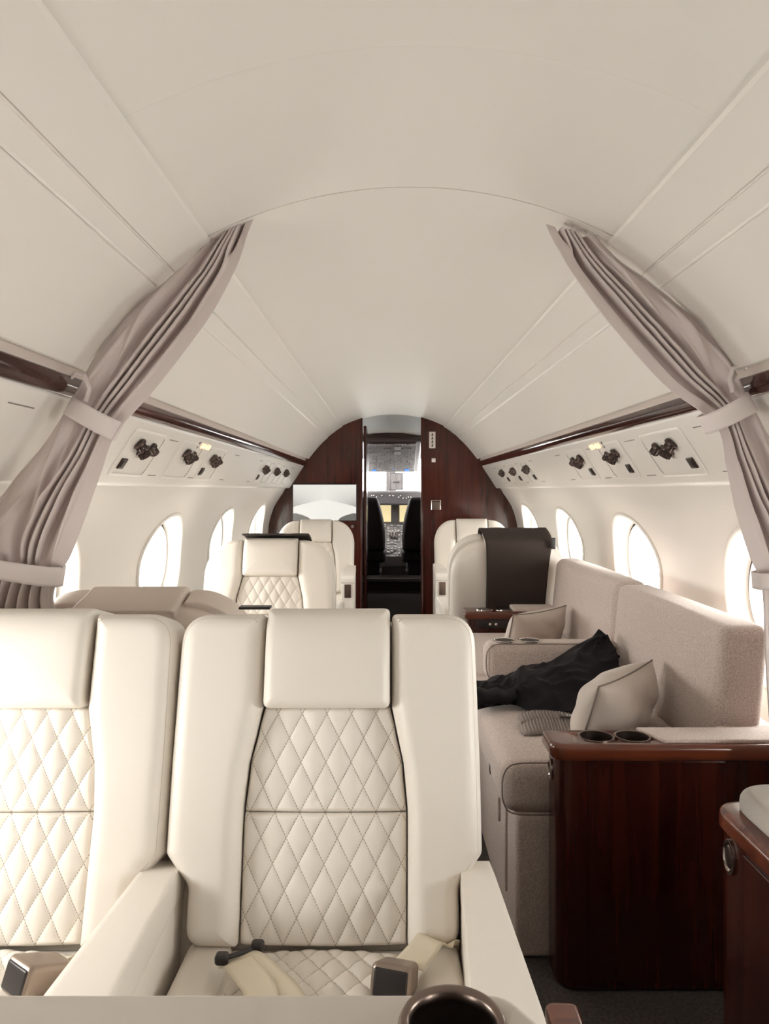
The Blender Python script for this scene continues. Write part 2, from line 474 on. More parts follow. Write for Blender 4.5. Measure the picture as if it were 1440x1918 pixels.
# enclosure of the flight deck
b = B()
for x0 in (-1.0, .95):
    b.soft(x0, x0+.05, 8.85, 10.6, 0, 1.15, .01, n=1); b.soft(x0, x0+.05, 8.85, 10.6, 1.66, 2.0, .01, n=1); b.soft(x0, x0+.05, 8.85, 9.35, 1.1, 1.7, .01, n=1)
b.soft(-1.0, -.36, 8.85, 8.9, 0, 2.0, .01, n=1); b.soft(.36, 1.0, 8.85, 8.9, 0, 2.0, .01, n=1)
b.soft(-1.0, 1.0, 10.35, 10.4, 0, CZ-.005, .01, n=1); b.soft(-1.0, 1.0, 8.85, 10.6, 1.95, 2.0, .01, n=1)
b.soft(-1.0, 1.0, 10.35, 10.4, CZ+.44, 2.0, .01, n=1)
b.soft(-.07, .07, 10.36, 10.40, CZ-.01, CZ+.45, .008, n=1)
struct(b.done('wall_cockpit', M['cock']))
w = empty('window_%d' % n_, (0, 10.45, CZ+.2)); w['kind'] = 'structure'
for x0, x1 in ((-.9, -.05), (.05, .9)):
    b = B(); b.soft(x0, x1, -.06, -.052, -.22, .25, .003, n=1); b.done('pane', M['glass'], w)
b = B(); b.soft(-.95, .95, 8.85, 10.4, 0, .155, .01, n=1); struct(b.done('floor_cockpit', M['carpet']))
b = B(); b.soft(-.36, .36, 8.80, 8.86, .125, .168, .012, n=2); struct(b.done('trim_5', M['cock']))

# overhead panel
op = empty('overhead_switch_panel', (0.006, 9.35, CZ+.42), 0, 'grey overhead switch panel above the cockpit windshield', 'panel')
MP = Matrix.Rotation(math.atan2(-.36, .9), 4, 'X')
b = B(); b.soft(-.36, .36, -.49, .49, 0, .05, .03, n=2, M=MP); b.done('housing', M['cock2'], op)
b = B(); b.soft(-.30, .30, -.44, .46, -.010, .004, .004, n=2, M=MP); b.done('switch_board', M['board'], op)
random.seed(3)
b = B(); b2 = B(); b3 = B()
for r_ in range(13):
    for c_ in range(16):
        x = -.27+c_*.036; y = -.40+r_*.064
        k = random.random()
        if r_ == 0: b.soft(x-.013, x+.013, y-.02, y+.03, -.02, -.008, .003, n=1, M=MP); continue
        if k < .45: b.soft(x-.008, x+.008, y-.008, y+.008, -.022, -.008, .002, n=1, M=MP)
        elif k < .55: b2.soft(x-.010, x+.010, y-.006, y+.006, -.014, -.008, .002, n=1, M=MP)
        elif k < .6 and r_ > 9: b3.soft(x-.008, x+.010, y-.010, y+.010, -.014, -.008, .002, n=1, M=MP)
b.done('switches', M['cock2'], op)['kind'] = 'stuff'
b2.done('labels', M['white'], op)['kind'] = 'stuff'
b3.soft(-.26, -.20, .38, .42, -.016, -.008, .002, n=1, M=MP); b3.soft(.17, .23, .36, .42, -.016, -.008, .002, n=1, M=MP)
b3.done('lamps', M['blue'], op)['kind'] = 'stuff'
for x0, x1, y0 in ((.03, .11, -.34), (.03, .11, -.20)):
    b = B(); b.soft(x0, x1, y0, y0+.10, -.018, -.006, .003, n=1, M=MP); b.done('plate', M['cock2'], op)
# arch trim above it
b = B(); b.grid(lambda i, j: (-.37+.74*i, 8.93, CZ+.585+.05*(1-(2*i-1)**2)+.16*j), 20, 2); b.tube([(-.37+.74*t, 8.93, CZ+.585+.05*(1-(2*t-1)**2)) for t in [k/16 for k in range(17)]], .012, 8); struct(b.done('trim_6', M['cock2']))
# sun visor / compass at the centre post
cv = empty('standby_compass', (.075, 10.28, CZ+.03), 0, 'small grey compass card holder hung on the windshield centre post', 'compass')
b = B(); b.soft(-.095, .095, 0, .02, -.03, .21, .006, n=1); b.done('backing', M['cock'], cv)
b = B()
b.tube([(-.093, -.004, -.028), (.093, -.004, -.028), (.093, -.004, .208), (-.093, -.004, .208)], .006, 6, closed=True)
b.tube([(0, -.004, -.028), (0, -.004, .208)], .004, 6)
b.tube([(-.055, -.004, .08), (.055, -.004, .08)], .006, 6)
for x in (-.05, .05): b.tube([(x, -.004, .06), (x, -.004, .10)], .008, 6)
b.done('frame', M['dark'], cv)
# instrument panel
ip = empty('instrument_panel', (0, 9.95, CZ), 0, 'dark instrument panel with glareshield and lit displays in cockpit', 'panel')
b = B(); b.soft(-.92, .92, -.12, .30, -.20, -.012, .03, n=3); b.done('glareshield', M['cock'], ip)
b = B(); b.soft(-.92, .92, .08, .30, -1.06, -.19, .01, n=2); b.done('panel_board', M['cock'], ip)
for x0, x1 in ((-.155, .0), (.115, .26), (-.40, -.25), (.36, .52)):
    b = B(); b.soft(x0, x1, .065, .082, -.43, -.20, .006, n=1); b.done('display', M['screen'], ip)
b = B(); random.seed(5)
for k in range(26):
    x = -.42+k*.034+random.uniform(-.01, .01); z = random.choice((-.075, -.095, -.11))
    if random.random() < .6: b.lathe([(.006, -.02), (.011, -.02), (.011, .0), (.005, .004)], Matrix.Translation((x, -.125, z)) @ Matrix.Rotation(pi/2, 4, 'X'), 8)
b.done('knobs', M['chrome'], ip)['kind'] = 'stuff'
# centre pedestal
pd = empty('centre_pedestal', (.03, 9.5, .155), 0, 'grey throttle pedestal covered with switches between the pilot seats', 'pedestal')
b = B(); b.add([(-.15, -.12, 0), (.15, -.12, 0), (.15, .5, 0), (-.15, .5, 0), (-.15, -.12, .22), (.15, -.12, .22), (.12, .5, .60), (-.12, .5, .60)],
               [(0, 1, 2, 3), (4, 5, 6, 7), (0, 1, 5, 4), (1, 2, 6, 5), (2, 3, 7, 6), (3, 0, 4, 7)]); b.done('body', M['cock'], pd, False)
MQ = Matrix.Translation((0, -.12, .22)) @ Matrix.Rotation(math.atan2(.38, .62), 4, 'X')
b = B(); random.seed(11)
for r_ in range(14):
    for c_ in range(6):
        x = -.115+c_*.046; y = .03+r_*.05
        if random.random() < .7: b.soft(x-.014, x+.014, y-.013, y+.013, 0, random.choice((.01, .02, .035)), .003, n=1, M=MQ)
b.done('keys', M['cock2'], pd)['kind'] = 'stuff'
b = B()
for x in (-.045, -.01, .03, .06): b.soft(x-.010, x+.010, .40, .43, 0, .11, .006, n=1, M=MQ)
b.done('levers', M['white'], pd)['kind'] = 'stuff'
b = B(); b.soft(-.16, .16, -.16, -.12, .10, .235, .01, n=1); b.done('end_panel', M['cock2'], pd)
# pilot seats
def pilot_seat(x, mir, label):
    r = empty('pilot_seat', (x, 9.2, .155), 0, label, 'seat', 'black pilot seats')
    b = B()
    def shape(p):
        t = max(0, p.z-.35); k = 1-.45*min(1, t/.62)**2
        return (p.x*k+mir*.02*t, p.y+t*.08, p.z)
    b.soft(-.23, .23, -.06, .05, .30, .97, .05, .01, 8, fn=shape); b.done('backrest', M['seatblack'], r)
    b = B(); b.soft(-.24, .24, -.02, .46, .16, .32, .05, .01, 5); b.done('seat', M['seatblack'], r)
    b = B(); b.soft(-.16, .16, .05, .4, 0, .17, .02, n=2); b.done('base', M['seatblack'], r)
    b = B(); b.soft(-mir*.25-.03, -mir*.25+.03, .0, .36, .46, .52, .02, n=3); b.done('armrest', M['seatblack'], r)
    b = B(); b.tube([(-mir*(.235*(1-.45*min(1, max(0, z-.35)/.62)**2)), -.04+max(0, z-.35)*.08, z) for z in [.32+.6*k/14 for k in range(15)]], .006, 6)
    b.done('edge_trim', M['cock2'], r)
pilot_seat(-.31, 1, 'black pilot seat at the left side of the cockpit')
pilot_seat(.37, -1, 'black pilot seat at the right side of the cockpit')

# ------------------------------------------------------------------ bulkhead fittings
def tv_mat():
    m = bpy.data.materials.new('monitor_picture'); m.use_nodes = True
    uv = N(m, 'ShaderNodeTexCoord'); sp = N(m, 'ShaderNodeSeparateXYZ'); L(m, uv.outputs['Generated'], sp.inputs[0])
    def mth(op, a, b=None, c=None, clamp=False):
        n = N(m, 'ShaderNodeMath', operation=op); n.use_clamp = clamp
        for i, x in enumerate((a, b, c)):
            if x is None: continue
            if isinstance(x, (int, float)): n.inputs[i].default_value = x
            else: L(m, x, n.inputs[i])
        return n.outputs[0]
    x, z = sp.outputs[0], sp.outputs[2]
    ax = mth('ABSOLUTE', mth('SUBTRACT', x, .5))                 # 0 centre, .5 edge
    # upper picture: grey that deepens toward the horizon and the sides
    up = mth('MULTIPLY', mth('SUBTRACT', 1.0, z), mth('MULTIPLY', ax, 1.9))
    upv = mth('SUBTRACT', .84, mth('MULTIPLY', mth('MULTIPLY', up, mth('SUBTRACT', 1.35, z)), .85))
    horizon = mth('ADD', .37, mth('MULTIPLY', mth('POWER', mth('SUBTRACT', 1.0, mth('MULTIPLY', ax, 2.0)), .8), .22))
    low = mth('LESS_THAN', z, horizon)
    v = mth('ADD', mth('MULTIPLY', upv, mth('SUBTRACT', 1.0, low)), mth('MULTIPLY', .90, low))
    # dark lower corners
    c1 = mth('LESS_THAN', z, mth('MULTIPLY', mth('POWER', mth('MAXIMUM', mth('SUBTRACT', ax, .22), 0.0), .5), .42))
    c1 = mth('MULTIPLY', c1, mth('LESS_THAN', z, .20)); c1 = mth('MULTIPLY', c1, mth('GREATER_THAN', ax, .22))
    v = mth('SUBTRACT', v, mth('MULTIPLY', c1, .76))
    cc = N(m, 'ShaderNodeCombineColor'); L(m, v, cc.inputs[0]); L(m, mth('MULTIPLY', v, .975), cc.inputs[1]); L(m, mth('MULTIPLY', v, .90), cc.inputs[2])
    p = bsdf(m); L(m, cc.outputs[0], p.inputs['Emission Color']); p.inputs['Emission Strength'].default_value = .95*EM
    p.inputs['Base Color'].default_value = (.03, .03, .03, 1); p.inputs['Roughness'].default_value = .25
    return m
M['tv'] = tv_mat()
tvx = (at(549, 908, 6.58).x+at(667, 908, 6.58).x)/2
tv = empty('wall_monitor', (tvx, 6.575, CZ-.11), 0, 'flat wall monitor showing a pale white picture on the mahogany bulkhead', 'monitor')
b = B(); b.soft(-.286, .286, -.002, .024, -.166, .164, .004, n=1); b.done('housing', M['dark'], tv)
b = B(); b.soft(-.280, .280, -.006, .0, -.160, .158, .001, n=1); b.done('screen', M['tv'], tv)
sg = empty('exit_placard', at(809.5, 824, 6.58), 0, 'narrow white upright placard with dark arrows beside the doorway', 'sign')
b = B(); b.soft(-.028, .028, -.004, .020, -.073, .073, .004, n=1); b.done('plate', M['white'], sg)
b = B()
for z in (-.048, -.016, .016, .048):
    b.prism([(-.010, z-.010), (.010, z-.010), (.004, z+.002), (.004, z+.012), (-.004, z+.012), (-.004, z+.002)], .004, .008, Matrix.Rotation(pi/2, 4, 'X'))
b.done('arrows', M['dark'], sg)
o = B().soft(-.017, .017, -.004, .016, -.018, .018, .003, n=1).done('switch_plate', M['white']); o.location = at(812, 862, 6.58)
tag(o, 'tiny square white plate below the upright placard on the bulkhead', 'plate')
fr = empty('control_plate', at(816.5, 946, 6.58), 0, 'small square framed bronze plate on bulkhead beside the doorway', 'plate')
b = B(); b.soft(-.048, .048, 0, .018, -.048, .048, .008, n=1); b.done('surround', M['wood_x'], fr)
b = B(); b.tube([(-.04, -.003, -.04), (.04, -.003, -.04), (.04, -.003, .04), (-.04, -.003, .04)], .005, 6, closed=True); b.done('frame', M['chrome'], fr)
b = B(); b.soft(-.034, .034, -.004, .002, -.034, .03, .003, n=1); b.done('button', M['metal'], fr)
o = B().lathe([(.0, -.012), (.014, -.012), (.018, -.004), (.018, .025)], Matrix.Rotation(-pi/2, 4, 'X'), 20).done('door_latch', M['chrome']); o.location = at(660, 986, 6.575)
tag(o, 'small round nickel latch on the bulkhead beneath the monitor corner', 'latch')

# ------------------------------------------------------------------ overhead service units
def face_matrix(side, y, f=.5, lift=.0):
    p0 = Vector((.800, .206)); p1 = Vector((.915, .028)); p = p0.lerp(p1, f)
    d = (p1-p0).normalized()
    ex = Vector((0, 1, 0)); ey = Vector((side*-d.x, 0, -d.y)); ez = Vector((side*d.y, 0, -d.x))  # ez points into the cabin
    m = Matrix((ex, ey, ez)).transposed().to_4x4()
    m.translation = Vector((side*p.x, y, p.y+CZ)) + ez*lift
    return m
def service_unit(side, y, wd, kinds, label, button=True):
    r = empty('service_unit', (0, 0, 0), 0, label, 'overhead service unit', 'overhead service units with air outlets')
    r.matrix_world = face_matrix(side, y, .50)
    W, H = wd/2, .074
    out = roundpoly([(-W, -H), (W, -H), (W, H), (-W, H)], .022, 5)
    b = B(); rows = []
    for sc, h in ((0.004, 0), (.0, .003), (-.004, .0035), (-.008, .002), (-.012, .0008)):
        rows.append([(p.x+math.copysign(sc, p.x), p.y+math.copysign(sc, p.y), h) for p in out])
    n = len(out); vs = [q for rr in rows for q in rr]
    fs = [(j*n+i, j*n+(i+1) % n, (j+1)*n+(i+1) % n, (j+1)*n+i) for j in range(len(rows)-1) for i in range(n)]
    fs.append(tuple(len(vs)-n+i for i in range(n)))
    b.add(vs, fs); b.done('tray', M['panel_gloss'], r, sharp=60)
    for (u, v, rad, tilt) in kinds:
        Mx = Matrix.Translation((u, v, 0)) @ Matrix.Rotation(tilt, 4, 'Y') @ Matrix.Rotation(.5, 4, 'X')
        nz = B().lathe([(rad*1.15, 0), (rad*1.25, .004), (rad*1.2, .010), (rad*.8, .012), (rad*.86, .018), (rad*.86, .030), (rad*.7, .034), (rad*.35, .034), (rad*.3, .026)], Mx, 20)
        for k in range(14):
            a = 2*pi*k/14; nz.soft(-.0016, .0016, -.0012, .0012, .014, .031, .0005, n=1, M=Mx @ Matrix.Translation((rad*.88*cos(a), rad*.88*sin(a), 0)))
        nz.done('air_nozzle', M['nozzle'], r, sharp=40)
    if button:
        bx = -W+.05
        q = B().soft(bx-.023, bx+.023, -.058, -.020, 0, .007, .005, n=1).done('call_button', M['nozzle'], r)
        B().soft(bx-.015, bx+.015, -.051, -.027, .006, .009, .002, n=1).done('button_face', M['dark'], q)
    return r
K3 = [(-.070, .040, .019, .5), (-.010, .020, .022, .3), (.060, .034, .017, .55)]
K2 = [(-.050, .038, .019, .35), (.005, .022, .021, .3), (.055, .038, .012, .5)]
wl = 'in the row of units by the wall monitor'
for y, wd, kk, bt, lb in ((2.40, .30, K3, 1, 'air outlet unit with button beside the tied curtain, nearest on the left wall'),
                          (2.93, .30, K2, 0, 'air outlet unit without button just below the lit sign on left wall'),
                          (3.37, .28, K2, 1, 'small air outlet unit with button, third from the curtain on left wall'),
                          (4.78, .24, K2, 1, 'first of three far air outlet units on the left wall'),
                          (5.26, .24, K2, 0, 'middle of three far air outlet units on the left wall'),
                          (5.74, .24, K2, 0, 'last far air outlet unit on left wall, beside the bulkhead monitor')):
    service_unit(-1, y, wd, kk, lb, bool(bt))
for y, wd, kk, lb in ((2.37, .34, K3, 'largest air outlet unit with square button beside the right curtain'),
                      (2.92, .28, K2, 'air outlet unit with button under the lit sign on right wall'),
                      (3.45, .30, K3, 'air outlet unit with button, third from the curtain on right wall'),
                      (4.72, .24, K2, 'nearest of three far air outlet units on the right wall'),
                      (5.22, .24, K2, 'middle of three far air outlet units on the right wall'),
                      (5.72, .24, K2, 'farthest air outlet unit on right wall, beside the mahogany bulkhead')):
    service_unit(1, y, wd, kk, lb)
for side, y, lb in ((-1, 3.09, 'lit amber seat belt sign on the left service panel'), (1, 3.07, 'lit amber seat belt sign on the right service panel')):
    r = empty('seatbelt_sign', (0, 0, 0), 0, lb, 'sign', 'lit passenger signs'); r.matrix_world = face_matrix(side, y, .12)
    b = B(); b.soft(-.085, .085, -.017, .017, 0, .003, .003, n=1); b.done('sign_plate', M['panel_gloss'], r)
    for u in (-.055, -.02, .03, .06):
        b = B(); b.tube([(u-.010, -.006, .005), (u, -.010, .005), (u+.010, -.004, .005), (u+.006, .006, .005), (u-.004, .008, .005)], .0042, 6, closed=True)
        b.done('lit_symbol', M['amber'], r)
    b = B(); b.soft(-.105, -.097, -.018, .012, 0, .003, .001, n=1); b.done('bracket', M['slot'], r)
# shadow gaps (speaker slits) in the service panels
for side in (-1, 1):
    b = B()
    for y in (1.55, 2.05, 2.66, 3.18, 3.78, 4.5, 5.0, 5.5, 6.0):
        for f, w in ((.16, .11), (.86, .09)):
            b.soft(-w/2, w/2, -.0016, .0016, -.001, .0008, .0004, n=1, M=face_matrix(side, y, f))
    o = b.done('trim_%d' % (7 if side < 0 else 8), M['slot']); o['kind'] = 'structure'

# ------------------------------------------------------------------ seats
TH = radians(15)
def backmap(u, v, w): return (u, v*sin(TH)-w*cos(TH), .42+v*cos(TH)+w*sin(TH))
def halfw(v):
    pts = [(0, .147), (.20, .149), (.30, .141), (.36, .128), (.40, .119), (.6, .119)]
    for (a, x), (c, y) in zip(pts, pts[1:]):
        if v <= c:
            t = (v-a)/(c-a); t = t*t*(3-2*t)*.4+t*.6; return x+(y-x)*t
    return .119
QW, QH = .0462, .086
def quilt_panel(name, v0, v1, parent, fn, hw, amp=.0058, voff=0, lift=0, nu=110, nv=90, QH=QH, bul=.012):
    vs, uvs, fs = [], [], []
    for j in range(nv+1):
        for i in range(nu+1):
            v = v0+(v1-v0)*j/nv; t = -1+2*i/nu; u = t*hw(v)
            a = u/QW+(v-voff)/QH; c = u/QW-(v-voff)/QH
            h = (abs(sin(pi*a))*abs(sin(pi*c)))**.42*amp
            ed = min(1, (1-abs(t))/.06); ev = min(1, min(j, nv-j)/nv/.035)
            h = h*(ed*ev)**.5
            w = lift+h+bul*(1-t*t)*1.0-.006*(1-min(1, (1-abs(t))/.05))**2-.006*(1-ev)**2
            vs.append(fn(u, v, w)); uvs.append((a, c))
    for j in range(nv):
        for i in range(nu):
            k = j*(nu+1)+i; fs.append((k, k+1, k+nu+2, k+nu+1))
    return mesh(name, vs, fs, M['quilt'], parent, True, uvs, 0)

def seat(name, loc, rz, label, group, r_top=.15, arm_l='std', arm_r='std', arm_h=.55, sx=1, detail=True, leather='leather', slot=False, quilts=True):
    r = empty(name, loc, rz, label, 'aircraft seat', group); r.scale = (sx, 1, 1)
    Lm = M[leather]; Sm = M['leather_back'] if leather != 'leather' else Lm
    # shell behind the cushions
    out = roundpoly([(.278, -.06), (.278, .10), (.278, .566), (-.278, .566), (-.278, .10), (-.278, -.06)], [.03, 0, r_top, r_top, 0, .03], 10)
    if r_top > .1:
        arc = [(.120+.158*cos(a), .385+.181*sin(a)) for a in [pi/2*q/14 for q in range(15)]]
        out = roundpoly([(.278, -.06), (.278, .10)]+arc+[(-x, y) for x, y in reversed(arc)]+[(-.278, .10), (-.278, -.06)], [.03]+[0]*32+[.03], 10)
    b = B(); b.pad([(-p.x, p.y) for p in out], .030, .150, .055, .012, fn=lambda u, v, w: backmap(u, v, -w))
    b.done('back_shell', Sm, r)
    # side bolsters
    for sg_ in (1, -1):
        bv = [(.149, 0), (.240, 0), (.240, .098), (.262, .122), (.284, .15), (.285, .30), (.282, .576), (.1225, .576), (.1225, .40), (.132, .355), (.144, .30), (.151, .22)]
        rd = [.006, .035, .03, .02, .02, 0, r_top, .012, .01, .03, .03, .03]
        if r_top > .1:      # generous shoulder curve of the single seats
            k0 = bv.index((.282, .576)); arc = [(.140+.145*cos(a), .400+.176*sin(a)) for a in [pi/2*q/14 for q in range(15)]]
            bv = bv[:k0-1]+arc+bv[k0+1:]; rd = rd[:k0-1]+[0]*15+rd[k0+1:]
        P = roundpoly(bv, rd, 9)
        if sg_ < 0: P = [Vector((-p.x, p.y)) for p in reversed(P)]
        b = B(); b.pad(P, -.075, .030, .026, .010, fn=backmap, spine=((sg_*.205, .06), (sg_*.203, .50)))
        bo = b.done('side_bolster', Lm, r, sharp=0)
        if detail:
            # twin rows of stitching around the outer edge, lying on the leather
            st = B()
            for off in (.010, .017):
                n = len(P); path = []
                for i in range(n):
                    p = P[i]
                    if abs(p.x) < .236 and p.y < .56: continue
                    e = (P[(i+1) % n]-P[i-1]).normalized(); nn = Vector((-e.y, e.x))
                    q = p+nn*off; h = .030-.026+sqrt(max(0, .026**2-(.026-off)**2))+.010*(1-(1-off/.034)**2)*.55+.0006
                    path.append(backmap(q.x, q.y, h+.0003))
                # rotate path so it is contiguous
                seg = []; best = 0
                gaps = [(Vector(path[i])-Vector(path[i-1])).length for i in range(len(path))]
                g = gaps.index(max(gaps)); path = path[g:]+path[:g]
                st.tube(path, .0007, 4)
            st.done('stitching', M['seam'], bo)
    # headrest
    P = roundpoly([(.118, .400), (.1185, .588), (-.1185, .588), (-.118, .400)], [.014, .012, .012, .014], 6)
    b = B(); b.pad(P, -.12, .046, .020, .006, fn=lambda u, v, w: backmap(u, v-.0*w, w-.030*max(0, (v-.50)/.088)**3)); b.done('headrest', Lm, r, sharp=0)
    if quilts:
        quilt_panel('quilted_panel', .218, .402, r, backmap, halfw, voff=.218, nu=110, nv=70)
        quilt_panel('quilted_panel', 0, .217, r, backmap, halfw, voff=.218, nu=110, nv=80)
    # seat cushion
    def cm(p):   # rises a little toward the front, rolls over at the front edge
        return (p.x, p.y, p.z + .02*max(0, -p.y)/.5)
    b = B(); b.soft(-.240, .240, -.53, .03, .27, .405, .03, .004, 8, fn=cm); b.done('seat_cushion', Lm, r, sharp=0)
    for sg_ in (1, -1):
        x0, x1 = sorted((sg_*.160, sg_*.238))
        b = B(); b.soft(x0, x1, -.525, .02, .33, .425, .022, .004, 6, fn=cm); b.done('thigh_bolster', Lm, r, sharp=0)
    if quilts:
        quilt_panel('quilted_seat', 0, .50, r, lambda u, v, w: (u, -v-.004, .405+w+.02*v/.5), lambda v: .155+.006*v/.5, voff=.0, nu=100, nv=140, amp=.0080, QH=.062)
    # arms
    def arm(sg_, kind):
        if kind == 'none': return
        def rise(p):
            t = max(0, min(1, -p.y/.36)); xo = 0
            c0, c1 = ((.2435, .300), (.223, .313)) if kind == 'std' else ((.257, .322), (.250, .345))
            a0 = c0[0]+(c1[0]-c0[0])*t; a1 = c0[1]+(c1[1]-c0[1])*t
            x = a0+(a1-a0)*p.x
            return (sg_*x, p.y, p.z)
        H = arm_h
        b = B(); b.soft(0, 1, -.50, .075, .10, H-.045, .04, n=6, fn=rise); b.done('arm_panel', Lm, r, sharp=0)
        def cap(p):
            q = rise(p); t = max(0, (p.y-.0)/.075)
            return (q[0], q[1], q[2]-.018*t*t-(.03*max(0, -p.y-.44)/.06))
        hh = .5*(H-.05+H)
        b = B(); b.soft(-.02, 1.02, -.505, .075, H-.055, H, .020, .0, 8, fn=cap)
        ar = b.done('armrest', Lm, r, sharp=0)
        if slot:
            xm = sg_*.268
            B().soft(xm-.022, xm+.022, -.509, -.49, H-.18, H-.085, .004, n=1).done('arm_recess', M['metal'], r)
    arm(-1, arm_l); arm(1, arm_r)
    # base
    b = B(); b.soft(-.235, .235, -.49, .06, .09, .30, .03, n=3); b.done('seat_frame', Lm, r)
    b = B(); b.soft(-.18, .18, -.42, .02, 0, .10, .02, n=2); b.done('pedestal', M['dark'], r)
    return r

A_X = CX-.113
gA = 'ivory leather cabin seats'
sA = seat('aircraft_seat', (A_X, 1.30, 0), 0, 'ivory quilted leather seat in the centre foreground with two loose belt ends', gA, r_top=.062, arm_l='shared')
sB = seat('aircraft_seat', (A_X-.572, 1.30, 0), 0, 'ivory quilted leather seat in foreground at the left picture edge, metal buckle on it', gA, r_top=.062, arm_r='none')
sC = seat('aircraft_seat', (-.690, 2.06, 0), pi, 'taupe leather seat turned away, its rounded top showing above the foreground seats', gA, r_top=.17, leather='leather_back', sx=1.06)
sC.scale = (1.06, 1, .982)
sD = seat('aircraft_seat', (-.612, 3.44, 0), 0, 'white quilted seat in the middle of the left side, dark cloth behind its headrest', gA, r_top=.17, sx=1.1)
sE = seat('aircraft_seat', (-.615, 5.72, 0), 0, 'white leather seat farthest on the left, under the wall monitor', gA, r_top=.16, sx=1.06, slot=True, arm_h=.64)
sF = seat('aircraft_seat', (.600, 4.22, 0), pi, 'greyish leather seat turned away with a dark blanket hung over its back', gA, r_top=.17, sx=1.10)
sG = seat('aircraft_seat', (.632, 5.86, 0), 0, 'white leather seat farthest on the right, against the mahogany bulkhead', gA, r_top=.16, sx=1.06, slot=True, arm_h=.64)

# small dark latches seen on the seat tops
b = B(); b.soft(-.203, -.136, .27, .30, .966, .9715, .002, n=1); b.done('recline_latch', M['dark'], sA)
b = B(); b.soft(.195, .245, .20, .27, .925, .965, .006, n=1); q = b.done('latch_plate', M['metal'], sC)

# seat belts
def ribbon(path, wid, name, m, parent, th=.0016, sub=8):
    """path: list of (centre, width direction)"""
    C = [Vector(p[0]) for p in path]; D = [Vector(p[1]).normalized() for p in path]; n = (len(path)-1)*sub
    b = B()
    def fn(i, j):
        c = catmull(C, j); d = catmull(D, j).normalized(); return c+d*wid*(i-.5)
    b.grid(fn, 6, n); o = b.done(name, m, parent, sharp=0)
    md = o.modifiers.new('thick', 'SOLIDIFY'); md.thickness = th; md.offset = 0
    return o
def local(p, s): return (p.x-s.location.x, p.y-s.location.y, p.z)
# left end on the centre seat: tongue and folded strap
bl = ribbon([(local(at(436, 1797, 1.215), sA), (.75, .62, .12)), (local(at(462, 1800, 1.200), sA), (.7, .68, .1)), (local(at(490, 1822, 1.170), sA), (.75, .6, .05)),
             (local(at(525, 1852, 1.135), sA), (.85, .45, 0)), (local(at(550, 1895, 1.08), sA), (.9, .3, 0)), (local(at(565, 1935, 1.02), sA), (.95, .2, 0))], .054, 'seat_belt', M['belt'], sA)
bl2 = ribbon([(local(at(445, 1800, 1.195), sA), (.75, .62, .0)), (local(at(470, 1830, 1.15), sA), (.8, .5, 0)), (local(at(488, 1858, 1.12), sA), (.85, .4, 0)), (local(at(490, 1900, 1.06), sA), (.9, .3, 0))], .05, 'seat_belt', M['belt'], sA)
tg = B()
p0 = Vector(local(at(415, 1797, 1.205), sA)); p1 = Vector(local(at(482, 1774, 1.235), sA))
for p in (p0, p1):
    tg.soft(p.x-.011, p.x+.011, p.y-.008, p.y+.012, p.z-.008, p.z+.009, .006, n=2)
tg.tube([p0, p1], .004, 8)
tg.done('belt_tongue', M['dark'], bl)
# buckle with its strap at the other side
br = ribbon([(local(at(858, 1776, 1.30), sA), (.1, -.5, .85)), (local(at(840, 1768, 1.285), sA), (.35, -.6, .6)), (local(at(826, 1770, 1.268), sA), (.6, -.6, .2)), (local(at(808, 1758, 1.25), sA), (.78, -.6, .0)),
             (local(at(790, 1780, 1.225), sA), (.83, -.52, -.05)), (local(at(765, 1808, 1.19), sA), (.86, -.48, -.05))], .05, 'seat_belt', M['belt'], sA)
def buckle(center, rz, sx, sy, sz, parent, tilt=.1):
    Mb = Matrix.Translation(center) @ Matrix.Rotation(rz, 4, 'Z') @ Matrix.Rotation(tilt, 4, 'X')
    b = B(); b.soft(-sx/2, sx/2, -sy/2, sy/2, -sz/2, sz/2, .009, .001, 4, Mb, fn=lambda p: (p.x*(1-.12*(p.y/sy)), p.y, p.z*(1-.25*(p.y/sy+.0))))
    o = b.done('buckle', M['buckle'], parent)
    b = B(); b.soft(-sx*.44, sx*.44, -sy/2-.0025, -sy/2+.006, -sz*.43, sz*.42, .004, n=2, M=Mb); b.done('buckle_face', M['dark'], o) if False else b.done('buckle_face', M['dark'], parent)
    return o
buckle(local(at(741, 1832, 1.165), sA), -.28, .062, .070, .046, br, -.35)
bb = ribbon([(local(at(150, 1798, 1.28), sB), (.2, .2, .9)), (local(at(135, 1795, 1.25), sB), (.5, .7, .2)), (local(at(118, 1800, 1.225), sB), (.6, .7, .0))], .045, 'seat_belt', M['belt'], sB)
buckle(local(at(74, 1826, 1.165), sB), -.62, .062, .085, .048, bb, -.35)

# wooden trim block outside the near armrest
b = B(); b.soft(.318, .362, -.62, -.33, .10, .552, .010, n=3); b.done('arm_trim', M['wood_x'], sA)

